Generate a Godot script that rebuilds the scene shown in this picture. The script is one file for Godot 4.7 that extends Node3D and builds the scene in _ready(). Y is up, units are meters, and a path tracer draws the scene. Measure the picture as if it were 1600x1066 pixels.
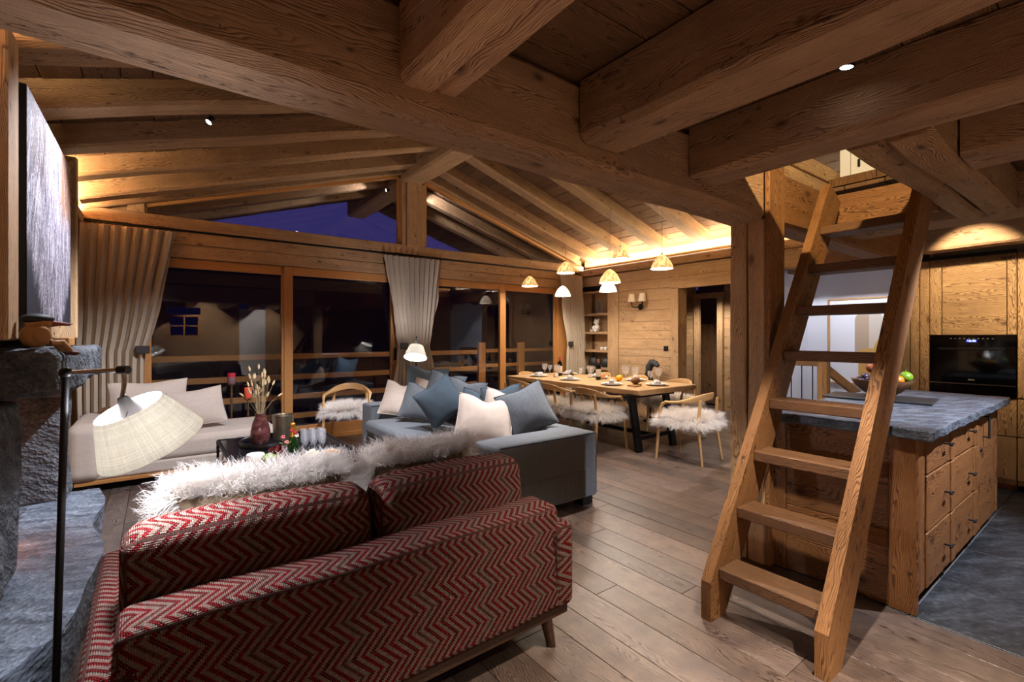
extends Node3D
# A chalet living room at night: camera and lights first, then the structure, then the things in it.

class Geo:
	var v := PackedVector3Array()
	var n := PackedVector3Array()
	var uv := PackedVector2Array()
	var c := PackedColorArray()
	var ix := PackedInt32Array()
	var xf := Transform3D.IDENTITY
	var col := Color(1, 1, 1)
	var uo := Vector2.ZERO
	var us := Vector2.ONE
	func vert(p: Vector3, nn: Vector3, u: Vector2) -> int:
		v.append(xf * p)
		n.append((xf.basis * nn).normalized())
		uv.append(u * us + uo)
		c.append(col)
		return v.size() - 1
	func tri(a: int, b: int, d: int) -> void:   # counter-clockwise seen from outside
		ix.append(a); ix.append(d); ix.append(b)
	func quad(a: int, b: int, d: int, e: int) -> void:
		tri(a, b, d); tri(a, d, e)
	static func puv(p: Vector3, nn: Vector3, g: int) -> Vector2:
		var o1 := (g + 1) % 3
		var o2 := (g + 2) % 3
		var an := nn.abs()
		if an[g] > 0.8:
			return Vector2(p[o1] * 0.5, p[o2])
		return Vector2(p[g], p[o1] if an[o1] < an[o2] else p[o2] + 0.37)
	func poly(pts: Array, outw: Vector3, g: int) -> void:
		var nn: Vector3 = (pts[1] - pts[0]).cross(pts[2] - pts[0])
		if nn.length_squared() < 1e-16:
			return
		nn = nn.normalized()
		var q := pts
		if nn.dot(outw) < 0:
			nn = -nn
			q = pts.duplicate()
			q.reverse()
		var b := v.size()
		for p in q:
			vert(p, nn, puv(p, nn, g))
		for i in range(1, q.size() - 1):
			tri(b, b + i, b + i + 1)
	# chamfered box about ctr; g = axis the grain runs along
	func cbox(ctr: Vector3, size: Vector3, ch := 0.004, g := -1) -> void:
		if g < 0:
			g = 0 if size.x >= size.y and size.x >= size.z else (1 if size.y >= size.z else 2)
		var e := size * 0.5
		ch = minf(ch, minf(e.x, minf(e.y, e.z)) * 0.9)
		for a in 3:
			for s in [-1.0, 1.0]:
				var b1 := (a + 1) % 3
				var b2 := (a + 2) % 3
				var pts := []
				for q in [[-1, -1], [1, -1], [1, 1], [-1, 1]]:
					var p := Vector3.ZERO
					p[a] = s * e[a]
					p[b1] = q[0] * (e[b1] - ch)
					p[b2] = q[1] * (e[b2] - ch)
					pts.append(p + ctr)
				var o := Vector3.ZERO
				o[a] = s
				poly(pts, o, g)
		if ch <= 0.0:
			return
		for a in 3:
			var k := (a + 2) % 3
			var b := (a + 1) % 3
			for sa in [-1.0, 1.0]:
				for sb in [-1.0, 1.0]:
					var pts := []
					for q in [[0, -1], [0, 1], [1, 1], [1, -1]]:
						var p := Vector3.ZERO
						p[a] = sa * (e[a] - (ch if q[0] == 1 else 0.0))
						p[b] = sb * (e[b] - (0.0 if q[0] == 1 else ch))
						p[k] = q[1] * (e[k] - ch)
						pts.append(p + ctr)
					var o := Vector3.ZERO
					o[a] = sa
					o[b] = sb
					poly(pts, o, g)
		for sx in [-1.0, 1.0]:
			for sy in [-1.0, 1.0]:
				for sz in [-1.0, 1.0]:
					var sg := Vector3(sx, sy, sz)
					var pts := []
					for a in 3:
						var p := sg * (e - Vector3.ONE * ch)
						p[a] = sg[a] * e[a]
						pts.append(p + ctr)
					poly(pts, sg, g)
	# hewn timber from a to b, w across (side), h along up
	func beam(a: Vector3, b: Vector3, w: float, h: float, up: Vector3, sd: int, rough := 0.006, ch := 0.016, step := 0.3, caps := true) -> void:
		var d := (b - a)
		var L := d.length()
		d /= L
		var sx := d.cross(up).normalized()
		var sy := sx.cross(d).normalized()
		var fn := FastNoiseLite.new()
		fn.seed = sd
		fn.frequency = 1.0
		var k := maxi(1, int(L / step))
		var hw := w * 0.5
		var hh := h * 0.5
		var sec := [Vector2(-hw + ch, -hh), Vector2(hw - ch, -hh), Vector2(hw, -hh + ch), Vector2(hw, hh - ch), Vector2(hw - ch, hh), Vector2(-hw + ch, hh), Vector2(-hw, hh - ch), Vector2(-hw, -hh + ch)]
		var rings := []
		for i in k + 1:
			var t := L * i / k
			var r := []
			var bow := Vector2(fn.get_noise_2d(t * 0.35, 77.0), fn.get_noise_2d(t * 0.35, 99.0)) * rough * 1.5
			for j in 8:
				var q: Vector2 = sec[j] + bow
				q.x += fn.get_noise_2d(t * 1.3, j * 3.7) * rough
				q.y += fn.get_noise_2d(t * 1.3, j * 3.7 + 50.0) * rough
				r.append(a + d * t + sx * q.x + sy * q.y)
			rings.append(r)
		var off := Vector2(fn.get_noise_2d(500, 3) * 3.0, fn.get_noise_2d(700, 3) * 3.0)
		var pv := 0.0
		for j in 8:
			var j2 := (j + 1) % 8
			var wd: float = sec[j].distance_to(sec[j2])
			var base := v.size()
			for i in k + 1:
				var i0 := maxi(i - 1, 0)
				var i1 := mini(i + 1, k)
				var tg: Vector3 = rings[i1][j] - rings[i0][j]
				var nn: Vector3 = tg.cross(rings[i][j2] - rings[i][j]).normalized()
				if nn.dot(rings[i][j] + rings[i][j2] - 2.0 * (a + d * (L * i / k))) < 0:
					nn = -nn
				var t := L * i / k
				vert(rings[i][j], nn, Vector2(t, pv) + off)
				vert(rings[i][j2], nn, Vector2(t, pv + wd) + off)
			for i in k:
				var o := base + i * 2
				quad(o, o + 2, o + 3, o + 1)
			pv += wd
		if caps:
			for e in [0, k]:
				var dd := -d if e == 0 else d
				var b0 := v.size()
				for j in 8:
					vert(rings[e][j], dd, Vector2(sec[j].x * 0.5, sec[j].y) + off)
				for j in range(1, 7):
					if e == 0:
						tri(b0, b0 + j, b0 + j + 1)
					else:
						tri(b0, b0 + j + 1, b0 + j)
	# lathe about local y: profile of (radius, y) from bottom to top
	func lathe(prof: Array, seg := 24, at := Vector3.ZERO, uvs := Vector2(1, 1)) -> void:
		var m := prof.size()
		var base := v.size()
		for i in m:
			var p: Vector2 = prof[i]
			var t: Vector2 = prof[mini(i + 1, m - 1)] - prof[maxi(i - 1, 0)]
			var nn2 := Vector2(t.y, -t.x).normalized()
			for s in seg + 1:
				var an := TAU * s / seg
				var dr := Vector3(cos(an), 0, -sin(an))
				vert(at + dr * p.x + Vector3(0, p.y, 0), dr * nn2.x + Vector3(0, nn2.y, 0), Vector2(float(s) / seg * uvs.x, float(i) / (m - 1) * uvs.y))
		for i in m - 1:
			for s in seg:
				var a := base + i * (seg + 1) + s
				quad(a, a + 1, a + seg + 2, a + seg + 1)
	# tube along points with a radius each; sq squashes the second axis
	func tube(pts: Array, rad: Array, seg := 10, sq := 1.0, ref := Vector3.UP) -> void:
		var k := pts.size()
		var base := v.size()
		var ln := 0.0
		for i in k:
			var t: Vector3 = (pts[mini(i + 1, k - 1)] - pts[maxi(i - 1, 0)]).normalized()
			var rf := ref
			if absf(t.dot(rf)) > 0.97:
				rf = Vector3.RIGHT if absf(t.x) < 0.9 else Vector3.BACK
			var a := t.cross(rf).normalized()
			var b := a.cross(t).normalized()
			var r: float = rad[mini(i, rad.size() - 1)]
			if i > 0:
				ln += (pts[i] - pts[i - 1]).length()
			for s in seg + 1:
				var an := TAU * s / seg
				var nn := a * cos(an) + b * sin(an)
				vert(pts[i] + a * cos(an) * r + b * sin(an) * r * sq, nn, Vector2(ln, float(s) / seg * TAU * r))
		for i in k - 1:
			for s in seg:
				var o := base + i * (seg + 1) + s
				quad(o, o + seg + 1, o + seg + 2, o + 1)
		for e in [0, k - 1]:
			var t: Vector3 = (pts[mini(e + 1, k - 1)] - pts[maxi(e - 1, 0)]).normalized()
			if e == 0:
				t = -t
			var b0 := v.size()
			for s in seg:
				vert(xf.affine_inverse() * v[base + e * (seg + 1) + s], t, Vector2.ZERO)
			for s in range(1, seg - 1):
				if e == 0:
					tri(b0, b0 + s, b0 + s + 1)
				else:
					tri(b0, b0 + s + 1, b0 + s)
	# sweep a rectangle-like rail: pts with per-point half height and half thickness, up vectors near ref
	func rail(pts: Array, hh: Array, ht: Array, ups: Array, seg := 12) -> void:
		var k := pts.size()
		var base := v.size()
		var ln := 0.0
		for i in k:
			var t: Vector3 = (pts[mini(i + 1, k - 1)] - pts[maxi(i - 1, 0)]).normalized()
			var a: Vector3 = t.cross(ups[i]).normalized()
			var b := a.cross(t).normalized()
			if i > 0:
				ln += (pts[i] - pts[i - 1]).length()
			for s in seg + 1:
				var an := TAU * s / seg
				var ca := signf(cos(an)) * pow(absf(cos(an)), 0.6)
				var sa := signf(sin(an)) * pow(absf(sin(an)), 0.6)
				vert(pts[i] + a * ca * ht[i] + b * sa * hh[i], (a * cos(an) / ht[i] + b * sin(an) / hh[i]).normalized(), Vector2(ln, float(s) / seg * 0.2))
		for i in k - 1:
			for s in seg:
				var o := base + i * (seg + 1) + s
				quad(o, o + seg + 1, o + seg + 2, o + 1)
		for e in [0, k - 1]:
			var t: Vector3 = (pts[mini(e + 1, k - 1)] - pts[maxi(e - 1, 0)]).normalized()
			if e == 0:
				t = -t
			var b0 := v.size()
			for s in seg:
				vert(xf.affine_inverse() * v[base + e * (seg + 1) + s], t, Vector2.ZERO)
			for s in range(1, seg - 1):
				if e == 0:
					tri(b0, b0 + s, b0 + s + 1)
				else:
					tri(b0, b0 + s + 1, b0 + s)
	# rounded box; mid = subdivisions of the flats; disp(p) -> p moves points
	func rbox(ctr: Vector3, size: Vector3, r: float, seg := 3, mid := 1, disp = null, g := 0) -> void:
		var e := size * 0.5
		r = minf(r, minf(e.x, minf(e.y, e.z)))
		var U := []
		for i in seg + 1:
			U.append([-1.0, tan(-PI / 4 + PI / 4 * i / seg)])
		for i in range(1, mid):
			U.append([-1.0 + 2.0 * i / mid, 0.0])
		for i in seg + 1:
			U.append([1.0, tan(PI / 4 * i / seg)])
		var m := U.size()
		for a in 3:
			var b1 := (a + 1) % 3
			var b2 := (a + 2) % 3
			for s in [-1.0, 1.0]:
				var base := v.size()
				for i in m:
					for j in m:
						var nn := Vector3.ZERO
						nn[a] = s
						nn[b1] = U[i][1]
						nn[b2] = U[j][1]
						nn = nn.normalized()
						var p := Vector3.ZERO
						p[a] = s * (e[a] - r)
						p[b1] = U[i][0] * (e[b1] - r)
						p[b2] = U[j][0] * (e[b2] - r)
						p += nn * r + ctr
						var u := puv(p, nn, g)
						if disp != null:
							p = disp.call(p)
						vert(p, nn, u)
				for i in m - 1:
					for j in m - 1:
						var o := base + i * m + j
						if s > 0:
							quad(o, o + m, o + m + 1, o + 1)
						else:
							quad(o, o + 1, o + m + 1, o + m)
	# parametric sheet f(s,t) -> point
	func sheet(nu: int, nv: int, f: Callable, uvs := Vector2.ONE, flip := false) -> void:
		var base := v.size()
		var P := []
		for i in nu + 1:
			for j in nv + 1:
				P.append(f.call(float(i) / nu, float(j) / nv))
		for i in nu + 1:
			for j in nv + 1:
				var du: Vector3 = P[mini(i + 1, nu) * (nv + 1) + j] - P[maxi(i - 1, 0) * (nv + 1) + j]
				var dv: Vector3 = P[i * (nv + 1) + mini(j + 1, nv)] - P[i * (nv + 1) + maxi(j - 1, 0)]
				var nn := du.cross(dv).normalized()
				if flip:
					nn = -nn
				vert(P[i * (nv + 1) + j], nn, Vector2(float(i) / nu, float(j) / nv) * uvs)
		for i in nu:
			for j in nv:
				var o := base + i * (nv + 1) + j
				if flip:
					quad(o, o + 1, o + nv + 2, o + nv + 1)
				else:
					quad(o, o + nv + 1, o + nv + 2, o + 1)
	func ball(ctr: Vector3, r: Vector3, seg := 12) -> void:
		var base := v.size()
		var h := seg / 2 + 1
		for i in h + 1:
			var th := PI * i / h
			for s in seg + 1:
				var ph := TAU * s / seg
				var q := Vector3(sin(th) * cos(ph), cos(th), sin(th) * sin(ph))
				vert(ctr + q * r, (q / r).normalized(), Vector2(float(s) / seg, float(i) / h))
		for i in h:
			for s in seg:
				var o := base + i * (seg + 1) + s
				quad(o, o + 1, o + seg + 2, o + seg + 1)
	func weld(from := 0) -> void:
		var acc := {}
		var fv := {}
		for t in range(0, ix.size(), 3):
			var a := ix[t]
			var b := ix[t + 1]
			var d := ix[t + 2]
			if a < from:
				continue
			var nn := (v[d] - v[a]).cross(v[b] - v[a])
			for q in [a, b, d]:
				var k := Vector3i((v[q] * 8000.0).round())
				acc[k] = acc.get(k, Vector3.ZERO) + nn
		for q in range(from, v.size()):
			var s: Vector3 = acc.get(Vector3i((v[q] * 8000.0).round()), Vector3.UP)
			if s.length_squared() > 0:
				n[q] = s.normalized()
	func mesh() -> ArrayMesh:
		var a := []
		a.resize(Mesh.ARRAY_MAX)
		a[Mesh.ARRAY_VERTEX] = v
		a[Mesh.ARRAY_NORMAL] = n
		a[Mesh.ARRAY_TEX_UV] = uv
		a[Mesh.ARRAY_COLOR] = c
		a[Mesh.ARRAY_INDEX] = ix
		var m := ArrayMesh.new()
		m.add_surface_from_arrays(Mesh.PRIMITIVE_TRIANGLES, a)
		return m

var rng := RandomNumberGenerator.new()
var M := {}
var used := {}

func numbered(called: String) -> String:
	var k: int = used.get(called, 0)
	used[called] = k + 1
	return called if k == 0 else "%s_%03d" % [called, k]

func tag(o: Node, label: String, category: String, group := "") -> void:
	o.set_meta("label", label)
	o.set_meta("category", category)
	if group != "":
		o.set_meta("group", group)

func thing(called: String, label: String, category: String, at := Vector3.ZERO, turn := 0.0, group := "") -> Node3D:
	var o := Node3D.new()
	o.name = numbered(called)
	add_child(o)
	o.position = at
	o.rotation.y = turn
	tag(o, label, category, group)
	return o

func part(parent: Node, called: String, g: Geo, m: Material, label := "") -> MeshInstance3D:
	var o := MeshInstance3D.new()
	o.name = called
	o.mesh = g.mesh()
	o.material_override = m
	parent.add_child(o, true)
	if label != "":
		o.set_meta("label", label)
	return o

func single(called: String, g: Geo, m: Material, label: String, category: String, at := Vector3.ZERO, turn := 0.0, group := "") -> MeshInstance3D:
	var o := MeshInstance3D.new()
	o.name = numbered(called)
	o.mesh = g.mesh()
	o.material_override = m
	add_child(o)
	o.position = at
	o.rotation.y = turn
	tag(o, label, category, group)
	return o

func struct(called: String) -> Node3D:
	var o := Node3D.new()
	o.name = numbered(called)
	add_child(o)
	o.set_meta("kind", "structure")
	return o

func structm(called: String, g: Geo, m: Material) -> MeshInstance3D:
	var o := MeshInstance3D.new()
	o.name = numbered(called)
	o.mesh = g.mesh()
	o.material_override = m
	add_child(o)
	o.set_meta("kind", "structure")
	return o

func copy(src: Node3D, label: String, at: Vector3, turn: float) -> Node3D:
	var o: Node3D = src.duplicate()
	var stem := String(src.name)
	if stem.length() > 4 and stem[-4] == "_" and stem.right(3).is_valid_int():
		stem = stem.left(-4)
	o.name = numbered(stem)
	add_child(o)
	o.position = at
	o.rotation.y = turn
	o.set_meta("label", label)
	return o

func rnd(a: float, b: float) -> float:
	return rng.randf_range(a, b)

func tone(a := 0.85, b := 1.1, warm := 0.04) -> Color:
	var k := rnd(a, b)
	var w := rnd(-warm, warm)
	return Color(k * (1.0 + w), k, k * (1.0 - w))
# ---------------------------------------------------------------- textures and materials
func tex(im: Image) -> ImageTexture:
	return ImageTexture.create_from_image(im)

func noise(sd: int, f := 1.0) -> FastNoiseLite:
	var n := FastNoiseLite.new()
	n.seed = sd
	n.frequency = f
	n.noise_type = FastNoiseLite.TYPE_SIMPLEX_SMOOTH
	return n

# wood grain along x (2.4 m wide, 0.6 m high): [colour, relief]
func wood(sd: int, w: int, h: int, cl: Color, cm: Color, cd: Color, rings: float, warp: float, knots: int, crack: float, stain: float, cst: Color) -> Array:
	var n1 := noise(sd)
	var n2 := noise(sd + 7)
	var n3 := noise(sd + 13)
	var r := RandomNumberGenerator.new()
	r.seed = sd
	var kn := []
	for i in knots:
		kn.append([r.randf(), r.randf(), r.randf_range(0.006, 0.017), r.randf_range(0.5, 1.3)])
	var cs := PackedFloat32Array()
	var sn := PackedFloat32Array()
	for i in w:
		cs.append(cos(TAU * i / w))
		sn.append(sin(TAU * i / w))
	var px := PackedByteArray()
	px.resize(w * h * 3)
	var hb := PackedByteArray()
	hb.resize(w * h)
	var p := 0
	for j in h:
		var v := float(j) / h
		var act := []
		for k in kn:
			if absf(k[1] - v) < 0.2:
				act.append(k)
		for i in w:
			var c: float = cs[i]
			var s: float = sn[i]
			var a := n1.get_noise_3d(c * 0.24, s * 0.24, v * 1.7)
			var b := n2.get_noise_3d(c * 0.7, s * 0.7, v * 9.0)
			var f := n3.get_noise_3d(c * 6.0, s * 6.0, v * 230.0)
			var ph := v * rings + a * warp + b * 0.9
			var dark := 0.0
			for k in act:
				var du: float = absf(k[0] - float(i) / w)
				if du > 0.5:
					du = 1.0 - du
				var dx: float = du * 2.4
				var dy: float = (v - k[1]) * 0.6
				var q: float = sqrt(dx * dx * 0.3 + dy * dy) / k[2]
				if q < 7.0:
					ph += 3.2 * exp(-q * 0.75)
					dark = maxf(dark, exp(-q * q * k[3]))
			var t := ph - floorf(ph)
			var late := smoothstep(0.35, 0.93, t) * (1.0 - smoothstep(0.93, 1.0, t))
			late = clampf(late * (0.62 + 0.6 * b) + f * 0.30, 0.0, 1.0)
			var ck := 0.0
			if crack > 0.0 and a + b * 0.3 > 0.0:
				if crack > 2.0:   # many short fissures
					var e2 := n1.get_noise_3d(c * 5.0, s * 5.0, v * 26.0 + 70.0)
					ck = clampf((e2 - 0.48) * 6.0, 0.0, 1.0)
				else:
					var e := n1.get_noise_3d(c * 0.8, s * 0.8, v * 6.0 + 70.0)
					ck = clampf(1.0 - absf(e + 0.25 + f * 0.012) / (0.02 * crack), 0.0, 1.0) * clampf(b * 2.0 + 0.7, 0.0, 1.0)
			var st := clampf((a * 0.7 + n2.get_noise_3d(c * 2.6, s * 2.6, v * 2.5 + 40.0)) * 0.9 + 0.35, 0.0, 1.0) * stain
			var col := cl.lerp(cm, clampf(late * 1.4, 0.0, 1.0)).lerp(cd, clampf(late * late * 0.9 + dark * 0.85 + ck * 0.95, 0.0, 1.0))
			col = col.lerp(cst, st)
			px[p * 3] = int(clampf(col.r, 0, 1) * 255.0)
			px[p * 3 + 1] = int(clampf(col.g, 0, 1) * 255.0)
			px[p * 3 + 2] = int(clampf(col.b, 0, 1) * 255.0)
			hb[p] = int(clampf(0.5 + late * 0.28 + f * 0.15 + a * 0.1 - ck * 0.6 - dark * 0.1, 0, 1) * 255.0)
			p += 1
	return [tex(Image.create_from_data(w, h, false, Image.FORMAT_RGB8, px)), tex(Image.create_from_data(w, h, false, Image.FORMAT_L8, hb))]

func wmat(t: Array, tint: Color, rough: float, bump: float, su := 2.4, sv := 0.6) -> StandardMaterial3D:
	var m := StandardMaterial3D.new()
	m.albedo_texture = t[0]
	m.albedo_color = tint
	m.vertex_color_use_as_albedo = true
	m.uv1_scale = Vector3(1.0 / su, 1.0 / sv, 1)
	m.roughness = rough
	m.metallic_specular = 0.4
	if bump > 0.0:
		m.heightmap_enabled = true
		m.heightmap_texture = t[1]
		m.heightmap_scale = bump
	return m

func plainm(c: Color, rough := 0.6, metal := 0.0) -> StandardMaterial3D:
	var m := StandardMaterial3D.new()
	m.albedo_color = c
	m.roughness = rough
	m.metallic = metal
	return m

func glow(c: Color, e: float) -> StandardMaterial3D:
	var m := plainm(c, 0.6)
	m.emission_enabled = true
	m.emission = c
	m.emission_energy_multiplier = e
	return m

func slate_tex(sd: int, w: int, c0: Color, c1: Color, c2: Color, str_ang: float, veins: float) -> Array:
	var n1 := noise(sd)
	n1.fractal_type = FastNoiseLite.FRACTAL_FBM
	n1.fractal_octaves = 4
	var n2 := noise(sd + 5)
	n2.fractal_type = FastNoiseLite.FRACTAL_FBM
	n2.fractal_octaves = 3
	var px := PackedByteArray()
	px.resize(w * w * 3)
	var hb := PackedByteArray()
	hb.resize(w * w)
	var p := 0
	for j in w:
		for i in w:
			var x := float(i) / w * 6.0
			var y := float(j) / w * 6.0
			var a := n1.get_noise_2d(x * cos(str_ang) * 0.7 + y * sin(str_ang) * 0.7, (y * cos(str_ang) - x * sin(str_ang)) * 2.2)
			var b := n2.get_noise_2d(x * 1.3 + 50.0, y * 1.3)
			var d := n2.get_noise_2d(x * 7.0, y * 7.0 + 90.0)
			var vein := clampf(1.0 - absf(b + a * 0.25) / 0.02, 0, 1) * veins * clampf(a + 0.6, 0, 1)
			var t := clampf(0.5 + a * 0.8 + d * 0.35, 0, 1)
			var col := c0.lerp(c1, t).lerp(c2, clampf(vein + clampf(d * 1.6 - 0.55, 0, 1) * 0.5, 0, 1))
			px[p * 3] = int(clampf(col.r, 0, 1) * 255)
			px[p * 3 + 1] = int(clampf(col.g, 0, 1) * 255)
			px[p * 3 + 2] = int(clampf(col.b, 0, 1) * 255)
			hb[p] = int(clampf(0.5 + a * 0.55 + d * 0.25, 0, 1) * 255)
			p += 1
	return [tex(Image.create_from_data(w, w, false, Image.FORMAT_RGB8, px)), tex(Image.create_from_data(w, w, false, Image.FORMAT_L8, hb))]

func tri_mat(t: Array, scale: float, rough: float, bump: float, tint := Color(1, 1, 1)) -> StandardMaterial3D:
	var m := StandardMaterial3D.new()
	m.albedo_texture = t[0]
	m.albedo_color = tint
	m.uv1_triplanar = true
	m.uv1_world_triplanar = true
	m.uv1_scale = Vector3.ONE * scale
	m.roughness = rough
	m.heightmap_enabled = true
	m.heightmap_texture = t[1]
	m.heightmap_scale = bump
	return m

# plain woven cloth with speckled threads
func weave_tex(sd: int, w: int, c0: Color, c1: Color, amt: float) -> Array:
	var r := RandomNumberGenerator.new()
	r.seed = sd
	var px := PackedByteArray()
	px.resize(w * w * 3)
	var hb := PackedByteArray()
	hb.resize(w * w)
	var n1 := noise(sd, 0.02)
	var rowv := []
	var colv := []
	for i in w:
		rowv.append(r.randf())
		colv.append(r.randf())
	var p := 0
	for j in w:
		for i in w:
			var over := ((i / 2 + j / 2) % 2) == 0
			var t: float = (rowv[j] if over else colv[i]) * 0.6 + r.randf() * 0.4
			t = clampf(0.5 + (t - 0.5) * amt + n1.get_noise_2d(i, j) * 0.1, 0, 1)
			var col := c0.lerp(c1, t)
			px[p * 3] = int(col.r * 255)
			px[p * 3 + 1] = int(col.g * 255)
			px[p * 3 + 2] = int(col.b * 255)
			hb[p] = int((0.35 + (0.3 if over else 0.0) + r.randf() * 0.3) * 255)
			p += 1
	return [tex(Image.create_from_data(w, w, false, Image.FORMAT_RGB8, px)), tex(Image.create_from_data(w, w, false, Image.FORMAT_L8, hb))]

# knotted zigzag upholstery: 48 x 48 threads on 0.4 m
func zigzag_tex() -> Array:
	var w := 768
	var cells := 48
	var r := RandomNumberGenerator.new()
	r.seed = 91
	var px := PackedByteArray()
	px.resize(w * w * 3)
	var hb := PackedByteArray()
	hb.resize(w * w)
	var beige := Color(0.46, 0.39, 0.35)
	var red := Color(0.45, 0.05, 0.08)
	var maroon := Color(0.22, 0.06, 0.06)
	var taupe := Color(0.36, 0.26, 0.23)
	var cc := []
	for b in cells:
		for a in cells:
			var tb := b % 24
			var z := tb if tb < 12 else 24 - tb
			var q := posmod(a + z, 6)
			var stripe := int(posmod(a + z, 48) / 6)
			var col := beige
			if q >= 3:
				col = [red, maroon, red, taupe, maroon, red, maroon, red][stripe]
				if q == 4 and (a + b) % 2 == 0:
					col = maroon if col != maroon else red
				if r.randf() < 0.12:
					col = red
			col = col.lerp(Color(0, 0, 0), r.randf() * 0.12)
			cc.append(col)
	var p := 0
	for j in w:
		for i in w:
			var fa := float(i) * cells / w
			var fb := float(j) * cells / w
			var a := int(fa)
			var b := int(fb)
			var dx := fa - a - 0.5
			var dy := fb - b - 0.5
			var hgt := clampf(1.0 - (dx * dx * 3.2 + dy * dy * 3.2), 0, 1)
			var col: Color = cc[b * cells + a]
			if (a + b) % 2 == 0 and dx * dx + dy * dy < 0.045 and col.g < 0.4:
				col = col.lerp(beige, 0.8)
			px[p * 3] = int(col.r * 255)
			px[p * 3 + 1] = int(col.g * 255)
			px[p * 3 + 2] = int(col.b * 255)
			hb[p] = int(hgt * 255)
			p += 1
	return [tex(Image.create_from_data(w, w, false, Image.FORMAT_RGB8, px)), tex(Image.create_from_data(w, w, false, Image.FORMAT_L8, hb))]

# a photograph of shaggy pale hair hanging over a dark muzzle
func hair_tex() -> ImageTexture:
	var w := 640
	var h := 512
	var im := Image.create(w, h, false, Image.FORMAT_RGB8)
	var r := RandomNumberGenerator.new()
	r.seed = 5
	var n1 := noise(3, 0.006)
	var n2 := noise(17, 0.06)
	for j in h:
		for i in w:
			var a := n1.get_noise_2d(i, j)
			var c := Color(0.30, 0.27, 0.33).lerp(Color(0.62, 0.58, 0.62), clampf(0.5 + a, 0, 1))
			if i > 430 and j < 190:
				c = c.lerp(Color(0.66, 0.45, 0.28), clampf((i - 430) / 90.0, 0, 1) * clampf((190 - j) / 70.0, 0, 1))
			if j > 330:
				c = c.lerp(Color(0.09, 0.08, 0.13), clampf((j - 330) / 60.0, 0, 1))
			im.set_pixel(i, j, c)
	for k in 15000:
		var u := r.randf()
		var x := u * w
		var y := r.randf_range(-60.0, 400.0)
		var ln := r.randi_range(40, 130)
		var deep := y / 400.0
		if deep > 0.55:   # the fringe narrows towards the bottom
			x = lerpf(x, 360.0, (deep - 0.55) * 1.3)
		var vx := r.randf_range(-0.22, 0.22) + (x - 330.0) * 0.0008
		var lock := clampf(0.5 + 1.6 * n2.get_noise_2d(x * 0.9, y * 0.22), 0.0, 1.0)
		var c := Color(0.13, 0.11, 0.15).lerp(Color(0.97, 0.95, 1.0), clampf(lock * 0.85 + r.randf_range(-0.25, 0.3), 0.0, 1.0))
		if y < 140 and x < 230 and r.randf() < 0.7:
			c = c.lerp(Color(0.24, 0.16, 0.15), 0.7)
		if x > 440 and y < 150 and r.randf() < 0.75:
			c = Color(0.50, 0.33, 0.22).lerp(Color(0.72, 0.56, 0.44), r.randf())
		var q := r.randf_range(0.03, 0.10)
		var am := r.randf_range(0.1, 0.7)
		for s in ln:
			x += vx + sin(s * q + k) * am
			y += 1.0
			if x >= 0 and x < w and y >= 0 and y < h:
				im.set_pixel(int(x), int(y), c)
				if k % 2 == 0 and x + 1 < w:
					im.set_pixel(int(x) + 1, int(y), c)
	for j in range(95, 175):
		for i in range(210, 330):
			var d := absf((j - 110.0) - (i - 250.0) * 0.8)
			if d < 16.0 and i > 225:
				im.set_pixel(i, j, im.get_pixel(i, j).lerp(Color(0.72, 0.50, 0.48), 0.6 * (1.0 - d / 16.0)))
	return tex(im)

# abstract print: rounded shapes in sand and ochre
func print_tex() -> ImageTexture:
	var w := 256
	var h := 320
	var im := Image.create(w, h, false, Image.FORMAT_RGB8)
	for j in h:
		for i in w:
			var c := Color(0.90, 0.90, 0.92)
			var inside := func(x0: float, y0: float, x1: float, y1: float, rr: float) -> bool:
				var qx := maxf(maxf(x0 + rr - i, i - (x1 - rr)), 0.0)
				var qy := maxf(maxf(y0 + rr - j, j - (y1 - rr)), 0.0)
				return qx * qx + qy * qy <= rr * rr and i >= x0 and i <= x1 and j >= y0 and j <= y1
			if inside.call(88, 52, 182, 240, 26):
				c = Color(0.72, 0.63, 0.53) if i < 136 else Color(0.80, 0.76, 0.70)
			if inside.call(150, 132, 250, 300, 60) or inside.call(100, 186, 250, 310, 24):
				c = Color(0.80, 0.62, 0.33)
			im.set_pixel(i, j, c)
	return tex(im)

func napkin_tex() -> ImageTexture:
	var im := Image.create(64, 64, false, Image.FORMAT_RGB8)
	var n1 := noise(77, 0.12)
	for j in 64:
		for i in 64:
			var t := n1.get_noise_2d(i, j)
			im.set_pixel(i, j, Color(0.86, 0.85, 0.84) if t > -0.12 else Color(0.30, 0.29, 0.38))
	return tex(im)

func fabric(t: Array, size: float, rough := 0.95, bump := 0.1, tint := Color(1, 1, 1)) -> StandardMaterial3D:
	var m := wmat(t, tint, rough, bump, size, size)
	m.rim_enabled = true
	m.rim = 0.25
	m.rim_tint = 0.6
	m.metallic_specular = 0.2
	return m

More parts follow.
